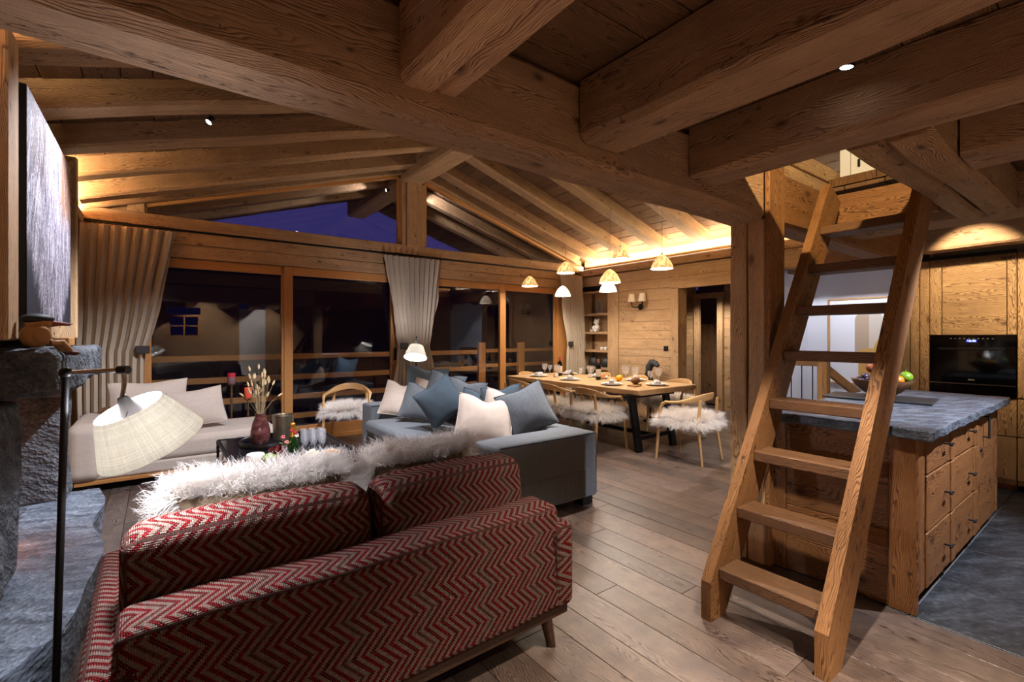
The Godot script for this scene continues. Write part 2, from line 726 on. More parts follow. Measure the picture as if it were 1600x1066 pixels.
func make_materials() -> void:
	var larch := wood(11, 1024, 640, Color(0.70, 0.60, 0.49), Color(0.54, 0.44, 0.34), Color(0.26, 0.19, 0.14), 84.0, 14.0, 7, 1.2, 0.4, Color(0.52, 0.43, 0.36))
	var clad := wood(29, 1024, 640, Color(0.76, 0.64, 0.49), Color(0.56, 0.43, 0.30), Color(0.29, 0.20, 0.13), 62.0, 17.0, 9, 0.6, 0.2, Color(0.56, 0.44, 0.32))
	var boards := wood(47, 1024, 640, Color(0.50, 0.44, 0.39), Color(0.38, 0.32, 0.28), Color(0.17, 0.13, 0.11), 64.0, 13.0, 6, 1.0, 0.7, Color(0.31, 0.27, 0.25))
	var oak := wood(63, 512, 256, Color(0.80, 0.69, 0.53), Color(0.73, 0.61, 0.46), Color(0.62, 0.50, 0.36), 70.0, 8.0, 0, 0.0, 0.1, Color(0.75, 0.60, 0.43))
	M.beam = wmat(larch, Color(0.98, 0.92, 0.87), 0.75, 0.5)
	M.chalk_spotlit = wmat(larch, Color(1.2, 1.14, 1.1), 0.8, 0.5)  # chalky wear, plus the spotlight on this joist painted into the paler tint
	M.rafter = wmat(larch, Color(1.0, 0.93, 0.83), 0.75, 0.5)
	M.roof = wmat(clad, Color(0.58, 0.50, 0.43), 0.8, 0.5)
	M.ceil = wmat(larch, Color(0.68, 0.60, 0.53), 0.8, 0.5)
	var old := wood(83, 1024, 640, Color(0.76, 0.65, 0.52), Color(0.65, 0.53, 0.41), Color(0.34, 0.25, 0.18), 80.0, 14.0, 9, 3.0, 0.3, Color(0.62, 0.51, 0.41))
	M.wall = wmat(old, Color(1.0, 0.96, 0.90), 0.75, 0.5)
	M.ladder = wmat(clad, Color(0.76, 0.64, 0.51), 0.65, 0.4)
	M.tread = wmat(larch, Color(0.66, 0.55, 0.45), 0.55, 0.25)
	M.kitchen = wmat(clad, Color(0.94, 0.90, 0.83), 0.6, 0.35)
	M.island = wmat(clad, Color(0.68, 0.55, 0.42), 0.6, 0.35)
	M.pine = wmat(oak, Color(0.86, 0.70, 0.52), 0.5, 0.1, 2.4, 0.6)
	M.floor = wmat(boards, Color(0.90, 0.87, 0.88), 0.32, 0.12)
	M.oak = wmat(oak, Color(0.98, 0.90, 0.78), 0.45, 0.06, 1.2, 0.3)
	M.oaktop = wmat(oak, Color(0.98, 0.93, 0.86), 0.45, 0.1, 1.6, 0.4)
	M.decor_wood = wmat(oak, Color(0.88, 0.75, 0.58), 0.6, 0.05, 0.6, 0.2)
	M.walnut = wmat(larch, Color(0.42, 0.35, 0.31), 0.5, 0.1)
	var sl := slate_tex(7, 768, Color(0.20, 0.22, 0.25), Color(0.40, 0.43, 0.47), Color(0.64, 0.66, 0.69), 0.5, 0.6)
	M.slate = tri_mat(sl, 0.75, 0.62, 2.2, Color(1.25, 1.25, 1.25))
	M.stone = tri_mat(sl, 0.9, 0.85, 3.5, Color(1.05, 1.02, 0.98))
	M.top = tri_mat(sl, 1.1, 0.42, 0.8, Color(0.95, 0.97, 1.0))
	M.tile = tri_mat(sl, 0.55, 0.45, 0.6, Color(0.60, 0.59, 0.58))
	var zz := zigzag_tex()
	M.zig = wmat(zz, Color(1, 1, 1), 0.95, 0.35, 0.265, 0.265)
	M.zig.metallic_specular = 0.15
	var gr := weave_tex(3, 256, Color(0.27, 0.28, 0.29), Color(0.49, 0.50, 0.51), 0.9)
	M.grey = fabric(gr, 0.24, 0.95, 0.12)
	M.greydark = fabric(gr, 0.24, 0.95, 0.12, Color(0.62, 0.62, 0.64))
	var vel := weave_tex(9, 256, Color(0.25, 0.29, 0.315), Color(0.32, 0.365, 0.395), 0.6)
	M.blue = fabric(vel, 0.2, 0.85, 0.06)
	M.paleblue = fabric(vel, 0.2, 0.85, 0.06, Color(1.4, 1.45, 1.5))
	var cr := weave_tex(21, 256, Color(0.66, 0.60, 0.55), Color(0.80, 0.75, 0.70), 0.9)
	M.cream = fabric(cr, 0.3, 0.95, 0.25)
	M.ivory = fabric(cr, 0.22, 0.95, 0.12, Color(1.1, 1.08, 1.06))
	var li := weave_tex(33, 256, Color(0.68, 0.61, 0.53), Color(0.78, 0.72, 0.64), 0.8)
	M.curtain = fabric(li, 0.3, 0.95, 0.08)
	M.linen = fabric(weave_tex(41, 256, Color(0.60, 0.585, 0.55), Color(0.90, 0.885, 0.85), 1.3), 0.16, 0.95, 0.08)
	M.linen.backlight_enabled = true
	M.linen.backlight = Color(0.75, 0.75, 0.74)
	M.hide = plainm(Color(0.56, 0.47, 0.37), 0.9)
	M.fur = plainm(Color(0.93, 0.90, 0.87), 0.8)
	M.fur.backlight_enabled = true
	M.fur.backlight = Color(0.35, 0.34, 0.33)
	M.furbase = plainm(Color(0.80, 0.75, 0.69), 0.95)
	M.black = plainm(Color(0.035, 0.035, 0.04), 0.45, 0.3)
	M.blackmetal = plainm(Color(0.09, 0.085, 0.085), 0.42, 0.7)
	M.steel = plainm(Color(0.16, 0.15, 0.15), 0.4, 0.8)
	M.iron = plainm(Color(0.10, 0.09, 0.085), 0.6, 0.5)
	M.chrome = plainm(Color(0.75, 0.76, 0.78), 0.18, 1.0)
	M.brass = plainm(Color(0.50, 0.40, 0.28), 0.35, 0.9)
	M.hammered = plainm(Color(0.60, 0.55, 0.46), 0.3, 0.9)
	var hn := NoiseTexture2D.new()
	hn.width = 128
	hn.height = 128
	hn.seamless = true
	hn.noise = noise(5, 0.06)
	hn.noise.noise_type = FastNoiseLite.TYPE_CELLULAR
	M.hammered.heightmap_enabled = true
	M.hammered.heightmap_texture = hn
	M.hammered.heightmap_scale = 0.4
	M.hammered.uv1_scale = Vector3(3, 2, 1)
	M.white = plainm(Color(0.86, 0.86, 0.88), 0.9)
	M.ceramic = plainm(Color(0.90, 0.88, 0.86), 0.35)
	M.ovenglass = plainm(Color(0.012, 0.012, 0.014), 0.06)
	M.gold = plainm(Color(0.80, 0.56, 0.20), 0.35, 0.8)
	M.candlered = plainm(Color(0.62, 0.06, 0.14), 0.6)
	M.candlegrey = plainm(Color(0.46, 0.34, 0.35), 0.6)
	M.candleorange = plainm(Color(0.85, 0.33, 0.22), 0.6)
	M.napkin = plainm(Color(1, 1, 1), 0.9)
	M.napkin.albedo_texture = napkin_tex()
	M.napkin.uv1_scale = Vector3(6, 6, 1)
	M.glass = plainm(Color(1, 1, 1, 0.0), 0.0)
	M.glass.transparency = BaseMaterial3D.TRANSPARENCY_ALPHA
	M.glass.metallic_specular = 0.62
	M.crystal_whitened = plainm(Color(0.97, 0.98, 1.0), 0.02)
	M.crystal_whitened.transparency = BaseMaterial3D.TRANSPARENCY_ALPHA
	M.crystal_whitened.albedo_color.a = 0.10  # faint white film painted in to stand for highlights on the glass
	M.crystal_whitened.metallic_specular = 0.7
	M.bottle = plainm(Color(0.05, 0.16, 0.03), 0.05)
	M.winebottle = plainm(Color(0.025, 0.03, 0.025), 0.06)
	M.shade = plainm(Color(0.86, 0.80, 0.70), 0.9)
	M.shade.backlight_enabled = true
	M.shade.backlight = Color(0.6, 0.55, 0.48)
	M.firewall = plainm(Color(0.36, 0.28, 0.19), 0.9)
	M.mossglaze = plainm(Color(0.26, 0.10, 0.12), 0.12)
	M.red = plainm(Color(0.55, 0.10, 0.08), 0.6)
	M.rubber = plainm(Color(0.03, 0.03, 0.03), 0.7)
# ---------------------------------------------------------------- scene
const EYE := 1.4

func make_view() -> void:
	var cam := Camera3D.new()
	cam.name = "camera"
	cam.near = 0.05
	cam.far = 80.0
	cam.projection = Camera3D.PROJECTION_FRUSTUM
	cam.size = 2.0 * 533.0 / 742.0 * cam.near
	cam.frustum_offset = Vector2(0, -8.0 / 742.0 * cam.near)
	cam.position = Vector3(0, EYE, 0)
	cam.rotation.y = -deg_to_rad(36.735)
	cam.current = true
	add_child(cam)
	var e := Environment.new()
	e.background_mode = Environment.BG_COLOR
	e.background_color = Color(0.115, 0.105, 0.26)
	e.tonemap_mode = Environment.TONE_MAPPER_LINEAR
	e.tonemap_exposure = 2.15
	e.sdfgi_enabled = true
	e.ssao_enabled = true
	e.ssil_enabled = true
	var w := WorldEnvironment.new()
	w.name = "surroundings"
	w.environment = e
	add_child(w)

func omni(parent: Node, at: Vector3, c: Color, e: float, size := 0.05) -> void:
	var l := OmniLight3D.new()
	l.name = "light"
	l.light_color = c
	l.light_energy = e
	l.light_size = size
	l.omni_range = 30.0
	l.omni_attenuation = 2.0
	l.shadow_enabled = true
	parent.add_child(l, true)
	l.position = at

func spot(parent: Node, at: Vector3, towards: Vector3, c: Color, e: float, ang := 30.0, size := 0.03, soft := 0.6) -> void:
	var l := SpotLight3D.new()
	l.name = "light"
	l.light_color = c
	l.light_energy = e
	l.light_size = size
	l.spot_range = 30.0
	l.spot_angle = ang
	l.spot_angle_attenuation = soft
	l.shadow_enabled = true
	parent.add_child(l, true)
	l.position = at
	var d := (towards - at).normalized()
	l.basis = Basis.looking_at(d, Vector3.UP if absf(d.y) < 0.98 else Vector3.RIGHT)

func strip(parent: Node, at: Vector3, length: float, width: float, face: Vector3, along: Vector3, c: Color, e: float) -> void:
	var l := AreaLight3D.new()
	l.name = "light"
	l.light_color = c
	l.light_energy = e
	l.area_size = Vector2(length, width)
	l.area_range = 30.0
	l.shadow_enabled = true
	parent.add_child(l, true)
	var z := -face.normalized()
	l.transform = Transform3D(Basis(along, z.cross(along), z), at)

const WARM := Color(1.0, 0.90, 0.74)
const NEUTRAL := Color(1.0, 0.95, 0.89)
const COOL := Color(0.94, 0.95, 1.0)
const YR := 3.88      # rafter soffit at the ridge
const SL := 0.31
const XR := 3.1
const RZ := [-6.18, -5.41, -4.645, -3.907, -3.16, -2.4]

func soffit(x: float) -> float:
	return YR - SL * absf(x - XR)

func fbeam(called: String, a: Vector3, b: Vector3, w: float, h: float, up: Vector3, sd: int, m: Material, label: String, rough := 0.006, ch := 0.016) -> void:
	var g := Geo.new()
	g.col = tone(0.88, 1.08)
	g.beam(a, b, w, h, up, sd, rough, ch)
	var o := structm(called, g, m)
	o.set_meta("label", label)

func nth(i: int) -> String:
	return ["first", "second", "third", "fourth", "fifth", "sixth"][i]

func make_floor() -> void:
	# subfloor slab, then boards along z up to the slate kitchen floor
	var fl := struct("floor")
	var g := Geo.new()
	g.cbox(Vector3(3.6, -0.09, -2.1), Vector3(9.4, 0.12, 9.9), 0.0)
	part(fl, "screed", g, M.iron)
	var x := -0.72
	var widths := [0.17, 0.21, 0.14, 0.19, 0.24, 0.16, 0.2]
	var k := 0
	var seen := 0
	while x < 8.9:
		var w: float = widths[k % 7]
		var z := -6.74 - rnd(0.0, 1.6)
		var zend := 2.6
		if x > 2.98:
			zend = -1.62 if x < 6.4 else -1.6
		if x + w > 3.02 and x < 3.02:
			w = 3.02 - x
		while z < zend:
			var L := rnd(1.3, 2.3)
			var z0 := maxf(z, -6.74)
			var z1 := minf(z + L, zend)
			if z1 - z0 > 0.06:
				var b := Geo.new()
				b.col = tone(0.5, 1.2, 0.07)
				b.uo = Vector2(rnd(0, 2.4), rnd(0, 0.6))
				b.cbox(Vector3(x + w * 0.5, -0.015, (z0 + z1) * 0.5), Vector3(w - 0.0025, 0.03, z1 - z0 - 0.0025), 0.0015, 2)
				part(fl, "plank", b, M.floor)
				seen += 1
			z += L
		x += w
		k += 1
	# slate tiles of the kitchen
	var sf := struct("floor_kitchen")
	var rows := [0.6, 0.9, 0.6]
	var tx := 3.023
	var ri := 0
	while tx < 8.2:
		var tw := 0.62
		var tz := -1.62 + (0.3 if ri % 2 else 0.0)
		var first := true
		while tz < 2.6:
			var tl := 0.9
			var z0 := -1.62 if first else tz
			if first:
				tz -= 0.3 if ri % 2 else 0.0
			var z1 := minf(tz + tl, 2.6)
			var b := Geo.new()
			b.cbox(Vector3(tx + tw * 0.5, -0.016 + rnd(-0.0008, 0.0008), (z0 + z1) * 0.5), Vector3(tw - 0.006, 0.03, z1 - z0 - 0.006), 0.002)
			part(sf, "tile", b, M.tile)
			tz += tl
			first = false
		tx += tw
		ri += 1
	var gr := Geo.new()
	gr.cbox(Vector3(5.6, -0.022, 0.49), Vector3(5.2, 0.03, 4.22), 0.0)
	part(sf, "grout", gr, plainm(Color(0.42, 0.42, 0.43), 0.9))

func make_roof() -> void:
	for side in [-1, 1]:
		var c := struct("ceiling_left" if side < 0 else "ceiling_right")
		var xe := -0.95 if side < 0 else 7.15
		var t := 0.0
		var ln := absf(xe - XR) * sqrt(1.0 + SL * SL)
		var dirx := float(side) / sqrt(1.0 + SL * SL)
		var diry := -SL / sqrt(1.0 + SL * SL)
		while t < ln:
			var w := rnd(0.15, 0.21)
			# the boards run along z, in two lengths
			for seg in [[-9.3, -4.6], [-4.6, 2.7]]:
				var g := Geo.new()
				g.col = tone(0.7, 1.1, 0.05)
				g.uo = Vector2(rnd(0, 2.4), rnd(0, 0.6))
				var mid := t + w * 0.5
				g.xf = Transform3D(Basis(Vector3(dirx * side, diry * side, 0), Vector3(-diry * side, dirx * side, 0).normalized(), Vector3.BACK), Vector3(XR + dirx * mid, YR + 0.17 + diry * mid + 0.015, (seg[0] + seg[1]) * 0.5))
				g.cbox(Vector3(0, rnd(-0.004, 0.004), 0), Vector3(w - 0.004, 0.03, seg[1] - seg[0] - 0.004), 0.004, 2)
				part(c, "board", g, M.roof)
			t += w
		# outer skin keeps the night out of the joints
		var s := Geo.new()
		var m2 := ln * 0.5
		s.xf = Transform3D(Basis(Vector3(dirx * side, diry * side, 0), Vector3(-diry * side, dirx * side, 0).normalized(), Vector3.BACK), Vector3(XR + dirx * m2, YR + 0.17 + diry * m2 + 0.09, -3.3))
		s.cbox(Vector3.ZERO, Vector3(ln + 0.1, 0.06, 12.2), 0.0)
		part(c, "roof_deck", s, M.iron)
	# rafters
	for i in RZ.size():
		var zc: float = RZ[i] - 0.11
		for side in [-1, 1]:
			var xe := -0.64 if side < 0 else 6.58
			var x0: float = XR + 0.12 * side
			var up := Vector3(SL * side, 1, 0).normalized()
			var a := Vector3(x0, soffit(x0) + 0.1, zc)
			var b := Vector3(xe, soffit(xe) + 0.1, zc)
			fbeam("rafter_beam", a, b, rnd(0.19, 0.23), 0.2, up, 100 + i * 2 + side, M.rafter, "%s old timber rafter from the window on the %s roof slope" % [nth(i), "fireplace" if side < 0 else "dining"], 0.012, 0.022)
	# gable rafters just inside the glass
	for side in [-1, 1]:
		var xe := -0.66 if side < 0 else 6.6
		var x0: float = XR + 0.12 * side
		fbeam("gable_beam", Vector3(x0, soffit(x0) + 0.1, -6.72), Vector3(xe, soffit(xe) + 0.1, -6.72), 0.16, 0.2, Vector3(SL * side, 1, 0).normalized(), 130 + side, M.rafter, "timber rafter framing the %s gable window" % ("fireplace-side" if side < 0 else "dining-side"), 0.004, 0.01)
		# pale weathered rafters of the roof overhang outside
		for k in 2:
			fbeam("overhang_beam", Vector3(XR + 0.2 * side, soffit(XR + 0.2) + 0.06, -7.35 - k * 0.6), Vector3(xe + 0.4 * side, soffit(xe + 0.4 * side) + 0.06, -7.35 - k * 0.6), 0.16, 0.18, Vector3(SL * side, 1, 0).normalized(), 140 + side + k * 5, M.rafter, "%s weathered rafter of the roof overhang outside the %s gable pane" % ["nearer" if k == 0 else "outer", "left" if side < 0 else "right"])
	fbeam("ridge_beam", Vector3(XR, 3.87, 2.6), Vector3(XR, 3.87, -9.25), 0.34, 0.34, Vector3.UP, 151, M.rafter, "massive ridge beam running from the gable post into the room", 0.012, 0.03)

func make_window_wall() -> void:
	var z := -6.75
	var wl := struct("wall_window")
	# header timbers and boards above the sliding doors
	var rowsy := [[2.31, 2.46, 0.10], [2.465, 2.605, 0.11], [2.63, 2.765, 0.16]]
	var i := 0
	for r in rowsy:
		var g := Geo.new()
		g.col = tone(0.9, 1.05)
		g.beam(Vector3(-0.72, (r[0] + r[1]) * 0.5, z - 0.02), Vector3(6.72, (r[0] + r[1]) * 0.5, z - 0.02), r[2] + 0.06, r[1] - r[0], Vector3.UP, 160 + i, 0.003, 0.006)
		part(wl, ["board", "board", "header_beam"][i], g, M.rafter)
		i += 1
	var tr := Geo.new()
	tr.cbox(Vector3(2.95, 2.618, z + 0.055), Vector3(7.3, 0.022, 0.03), 0.003)
	part(wl, "curtain_track", tr, M.blackmetal)
	# king post of three boards
	var kp := struct("post_gable")
	for q in [[2.93, 3.0, 0.10, 0], [3.0, 3.22, 0.14, 1], [3.22, 3.31, 0.10, 2]]:
		var g := Geo.new()
		g.col = tone(0.95, 1.08)
		g.uo = Vector2(rnd(0, 2), rnd(0, 0.6))
		g.cbox(Vector3((q[0] + q[1]) * 0.5, 3.24, z), Vector3(q[1] - q[0] - 0.003, 0.96, q[2] + 0.06), 0.006, 1)
		part(kp, "board", g, M.rafter)
	# left end stud of the gable window, and infill above the eaves
	var gs := Geo.new()
	gs.col = tone()
	gs.cbox(Vector3(-0.19, 2.83, z), Vector3(0.15, 0.16, 0.14), 0.006, 1)
	part(wl, "stud", gs, M.rafter)
	var gi := Geo.new()
	gi.cbox(Vector3(-0.5, 2.82, z - 0.03), Vector3(0.5, 0.14, 0.08), 0.004)
	part(wl, "board", gi, M.rafter)
	var gj := Geo.new()
	gj.cbox(Vector3(6.55, 2.82, z - 0.03), Vector3(0.4, 0.14, 0.08), 0.004)
	part(wl, "board", gj, M.rafter)
	# wall left and right of the doors behind the curtains
	var g1 := Geo.new()
	g1.cbox(Vector3(-0.47, 1.16, z - 0.03), Vector3(0.5, 2.32, 0.12), 0.004, 1)
	part(wl, "board", g1, M.rafter)
	var g2 := Geo.new()
	g2.cbox(Vector3(6.42, 1.16, z - 0.03), Vector3(0.62, 2.32, 0.12), 0.004, 1)
	part(wl, "board", g2, M.pine)
	var g3 := Geo.new()
	g3.cbox(Vector3(2.95, 0.03, z + 0.02), Vector3(6.3, 0.06, 0.06), 0.004)
	part(wl, "threshold", g3, M.pine)
	# sliding doors: x ranges, then two gable panes
	var leaf := [[-0.16, 1.40, 0.0], [1.32, 2.88, 0.05], [3.2, 4.86, 0.05], [4.80, 6.16, 0.0]]
	for l in leaf:
		var o := struct("window")
		var zz: float = z - 0.03 + l[2] * 0.7
		var y0 := 0.055
		var y1 := 2.305
		var fw := 0.105
		var st := [[Vector3(l[0] + fw * 0.5, (y0 + y1) * 0.5, zz), Vector3(fw, y1 - y0, 0.06)], [Vector3(l[1] - fw * 0.5, (y0 + y1) * 0.5, zz), Vector3(fw, y1 - y0, 0.06)],
			[Vector3((l[0] + l[1]) * 0.5, y1 - 0.055, zz), Vector3(l[1] - l[0] - fw * 2, 0.11, 0.06)], [Vector3((l[0] + l[1]) * 0.5, y0 + 0.075, zz), Vector3(l[1] - l[0] - fw * 2, 0.15, 0.06)]]
		for s in st.size():
			var g := Geo.new()
			g.col = tone(0.92, 1.05)
			g.uo = Vector2(rnd(0, 2), rnd(0, 0.6))
			g.cbox(st[s][0], st[s][1], 0.005)
			part(o, "stile" if s < 2 else "rail", g, M.pine)
		if l[0] > 1.0 and l[0] < 2.0:
			var hd := Geo.new()
			hd.cbox(Vector3(l[1] - 0.05, 1.12, zz + 0.045), Vector3(0.025, 0.2, 0.03), 0.005)
			part(o, "handle", hd, M.blackmetal)
		var gp := Geo.new()
		gp.cbox(Vector3((l[0] + l[1]) * 0.5, (y0 + y1) * 0.5 + 0.02, zz), Vector3(l[1] - l[0] - fw * 2 + 0.01, y1 - y0 - 0.25, 0.006), 0.0)
		part(o, "pane", gp, M.glass)
	# post between the second and third door, behind the middle curtain
	var gm := Geo.new()
	gm.cbox(Vector3(3.04, 1.18, z - 0.02), Vector3(0.3, 2.25, 0.12), 0.005)
	part(wl, "post", gm, M.pine)
	for side in [-1, 1]:
		var o := struct("window_gable")
		var xa := XR - 0.17 if side < 0 else XR + 0.21
		var xb := -0.12 if side < 0 else 6.36
		var zz := z - 0.02
		var up := Vector3(SL * side, 1, 0).normalized()
		var gt := Geo.new()
		gt.beam(Vector3(xa, soffit(xa) - 0.02, zz + 0.02), Vector3(xb, soffit(xb) - 0.02, zz + 0.02), 0.07, 0.05, up, 170, 0.0, 0.004)
		part(o, "rail", gt, M.pine)
		var gv := Geo.new()
		gv.cbox(Vector3(xa - 0.02 * side * -1, (2.77 + soffit(xa)) * 0.5, zz + 0.02), Vector3(0.05, soffit(xa) - 2.77 - 0.04, 0.07), 0.004)
		part(o, "stile", gv, M.pine)
		var gw := Geo.new()
		gw.cbox(Vector3(xb, (2.77 + soffit(xb)) * 0.5, zz + 0.02), Vector3(0.05, soffit(xb) - 2.77 - 0.02, 0.07), 0.004)
		part(o, "stile", gw, M.pine)
		var gp := Geo.new()
		var q := [Vector3(xa, 2.77, zz), Vector3(xb, 2.77, zz), Vector3(xb, soffit(xb) - 0.03, zz), Vector3(xa, soffit(xa) - 0.03, zz)]
		gp.poly(q, Vector3.BACK, 0)
		var q2 := []
		for p in q:
			q2.append(p - Vector3(0, 0, 0.006))
		gp.poly(q2, Vector3.FORWARD, 0)
		part(o, "pane", gp, M.glass)

func make_right_wall() -> void:
	var xw := 6.7
	var wl := struct("wall_right")
	# horizontal boards from the niche to the door, then above the door
	var y := 0.0
	while y < 2.53:
		var h := rnd(0.13, 0.2)
		h = minf(h, 2.54 - y)
		if 2.54 - y - h < 0.05:
			h = 2.54 - y
		var runs := [[-5.74, -4.64]] if y + h < 2.2 else [[-5.74, -3.2]]
		if y > 2.3:
			runs = [[-6.74, -3.2]]
		for r in runs:
			var g := Geo.new()
			g.col = tone(0.88, 1.1)
			g.uo = Vector2(rnd(0, 2.4), rnd(0, 0.6))
			g.cbox(Vector3(xw + 0.02 + rnd(-0.002, 0.002), y + h * 0.5, (r[0] + r[1]) * 0.5), Vector3(0.04, h - 0.003, r[1] - r[0]), 0.003, 2)
			part(wl, "plank", g, M.wall)
		y += h
	var gb := Geo.new()
	gb.cbox(Vector3(xw + 0.09, 1.27, -5.19), Vector3(0.1, 2.54, 1.1), 0.0)
	gb.cbox(Vector3(xw + 0.09, 2.5, -5.0), Vector3(0.1, 0.4, 3.5), 0.0)
	part(wl, "backing", gb, M.iron)
	# cornice carrying the light strip
	var cr := Geo.new()
	cr.beam(Vector3(xw - 0.02, 2.605, -6.72), Vector3(xw - 0.02, 2.605, -1.66), 0.13, 0.11, Vector3.UP, 181, 0.003, 0.008)
	part(wl, "cornice", cr, M.rafter)
	# eaves wall above the strip
	var ev := Geo.new()
	ev.cbox(Vector3(xw + 0.18, 2.78, -4.2), Vector3(0.06, 0.5, 5.1), 0.004, 2)
	part(wl, "board", ev, M.wall)
	# niche with shelves in the corner
	var nb := Geo.new()
	nb.cbox(Vector3(xw + 0.3, 1.16, -6.37), Vector3(0.03, 2.32, 0.78), 0.002, 2)
	part(wl, "board", nb, M.wall)
	for zz in [-6.745, -5.99]:
		var s := Geo.new()
		s.cbox(Vector3(xw + 0.16, 1.16, zz), Vector3(0.32, 2.32, 0.025), 0.002, 1)
		part(wl, "board", s, M.wall)
	var tp := Geo.new()
	tp.cbox(Vector3(xw + 0.16, 2.24, -6.37), Vector3(0.32, 0.03, 0.74), 0.003, 2)
	part(wl, "board", tp, M.wall)
	for yy in [0.42, 0.78, 1.11, 1.455, 1.81]:
		var s := Geo.new()
		s.col = tone(0.9, 1.0)
		s.cbox(Vector3(xw + 0.15, yy, -6.37), Vector3(0.29, 0.045, 0.735), 0.004, 2)
		part(wl, "shelf", s, M.wall)
	var st := Geo.new()
	st.col = tone(1.0, 1.05)
	st.cbox(Vector3(xw + 0.005, 1.27, -5.87), Vector3(0.05, 2.54, 0.25), 0.004, 1)
	part(wl, "stile", st, M.wall)
	# doorway: casing, deep plank reveal, inner frame with an open door, passage
	var d := struct("door")
	for q in [[xw, 1.09, -4.57, 0.06, 2.18, 0.14], [xw, 1.09, -3.42, 0.06, 2.18, 0.16]]:
		var g := Geo.new()
		g.col = tone(1.0, 1.1)
		g.uo = Vector2(rnd(0, 2), rnd(0, 0.6))
		g.cbox(Vector3(q[0], q[1], q[2]), Vector3(q[3], q[4], q[5]), 0.005, 1)
		part(d, "casing", g, M.wall)
	var hd := Geo.new()
	hd.cbox(Vector3(xw, 2.22, -4.0), Vector3(0.06, 0.12, 1.3), 0.004, 2)
	part(d, "casing", hd, M.wall)
	for zz in [-4.5, -3.5]:
		var g := Geo.new()
		g.col = tone(0.85, 1.05)
		g.uo = Vector2(rnd(0, 2), rnd(0, 0.6))
		g.cbox(Vector3(xw + 0.11, 1.09, zz + (-0.02 if zz < -4 else 0.02)), Vector3(0.2, 2.18, 0.04), 0.004, 1)
		part(d, "jamb", g, M.wall)
	# passage beyond: plank end wall with an inner door frame and a door standing ajar
	var pw := struct("wall_passage")
	var yy0 := 0.0
	while yy0 < 2.44:
		var h := rnd(0.14, 0.2)
		for r in [[-6.6, -5.32], [-4.72, -3.4]]:
			var g := Geo.new()
			g.col = tone(0.8, 1.0)
			g.uo = Vector2(rnd(0, 2.4), rnd(0, 0.6))
			g.cbox(Vector3(8.47, yy0 + h * 0.5, (r[0] + r[1]) * 0.5), Vector3(0.04, h - 0.003, r[1] - r[0]), 0.003, 2)
			part(pw, "plank", g, M.wall)
		yy0 += h
	var ps := Geo.new()
	ps.cbox(Vector3(7.7, 1.24, -3.38), Vector3(1.5, 2.48, 0.05), 0.0, 1)
	ps.cbox(Vector3(7.7, 1.24, -6.62), Vector3(1.5, 2.48, 0.05), 0.0, 1)
	ps.cbox(Vector3(7.7, 2.48, -5.0), Vector3(1.6, 0.05, 3.3), 0.0, 0)
	ps.cbox(Vector3(9.2, 1.24, -5.0), Vector3(0.05, 2.48, 1.4), 0.0, 1)
	part(pw, "lining", ps, M.roof)
	var d2 := struct("door")
	for q in [[1.06, -5.26, 2.12, 0.11], [1.06, -4.78, 2.12, 0.11], [2.17, -5.02, 0.1, 0.6]]:
		var g := Geo.new()
		g.col = tone(1.0, 1.1)
		g.cbox(Vector3(8.43, q[0], q[1]), Vector3(0.08, q[2], q[3]), 0.005, 1 if q[2] > 1 else 2)
		part(d2, "frame", g, M.wall)
	var dl := Geo.new()
	for k in 3:
		dl.col = tone(0.55, 0.65)
		dl.xf = Transform3D(Basis(Vector3.UP, 0.35), Vector3(8.50, 0, -4.86))
		dl.cbox(Vector3(0.08 + k * 0.16, 1.02, 0), Vector3(0.157, 2.02, 0.04), 0.004, 1)
	part(d2, "door_leaf", dl, M.wall)
	var hg := Geo.new()
	hg.cbox(Vector3(8.44, 1.78, -4.85), Vector3(0.03, 0.12, 0.03), 0.003)
	part(d2, "hinge", hg, M.chrome)
	# end of the plank wall, stairwell beyond with a white wall
	var we := Geo.new()
	we.cbox(Vector3(xw + 0.1, 1.27, -3.27), Vector3(0.2, 2.54, 0.14), 0.006, 1)
	part(wl, "end_post", we, M.wall)
	var sw := struct("wall_stairwell")
	var g := Geo.new()
	g.cbox(Vector3(8.36, 1.3, -2.2), Vector3(0.12, 2.7, 2.4), 0.0)
	g.cbox(Vector3(7.6, 1.3, -3.3), Vector3(1.6, 2.7, 0.1), 0.0)
	part(sw, "plaster", g, M.white)

func make_left_wall() -> void:
	var wl := struct("wall_left")
	var g := Geo.new()
	g.cbox(Vector3(-0.76, 1.4, -5.87), Vector3(0.08, 2.9, 1.82), 0.004, 1)
	g.cbox(Vector3(-1.03, 1.4, -2.1), Vector3(0.08, 2.9, 9.4), 0.004, 1)
	part(wl, "plaster", g, M.wall)
	var cr := Geo.new()
	cr.beam(Vector3(-0.68, 2.63, -6.7), Vector3(-0.68, 2.63, -4.9), 0.12, 0.1, Vector3.UP, 191, 0.003, 0.008)
	part(wl, "cornice", cr, M.rafter)

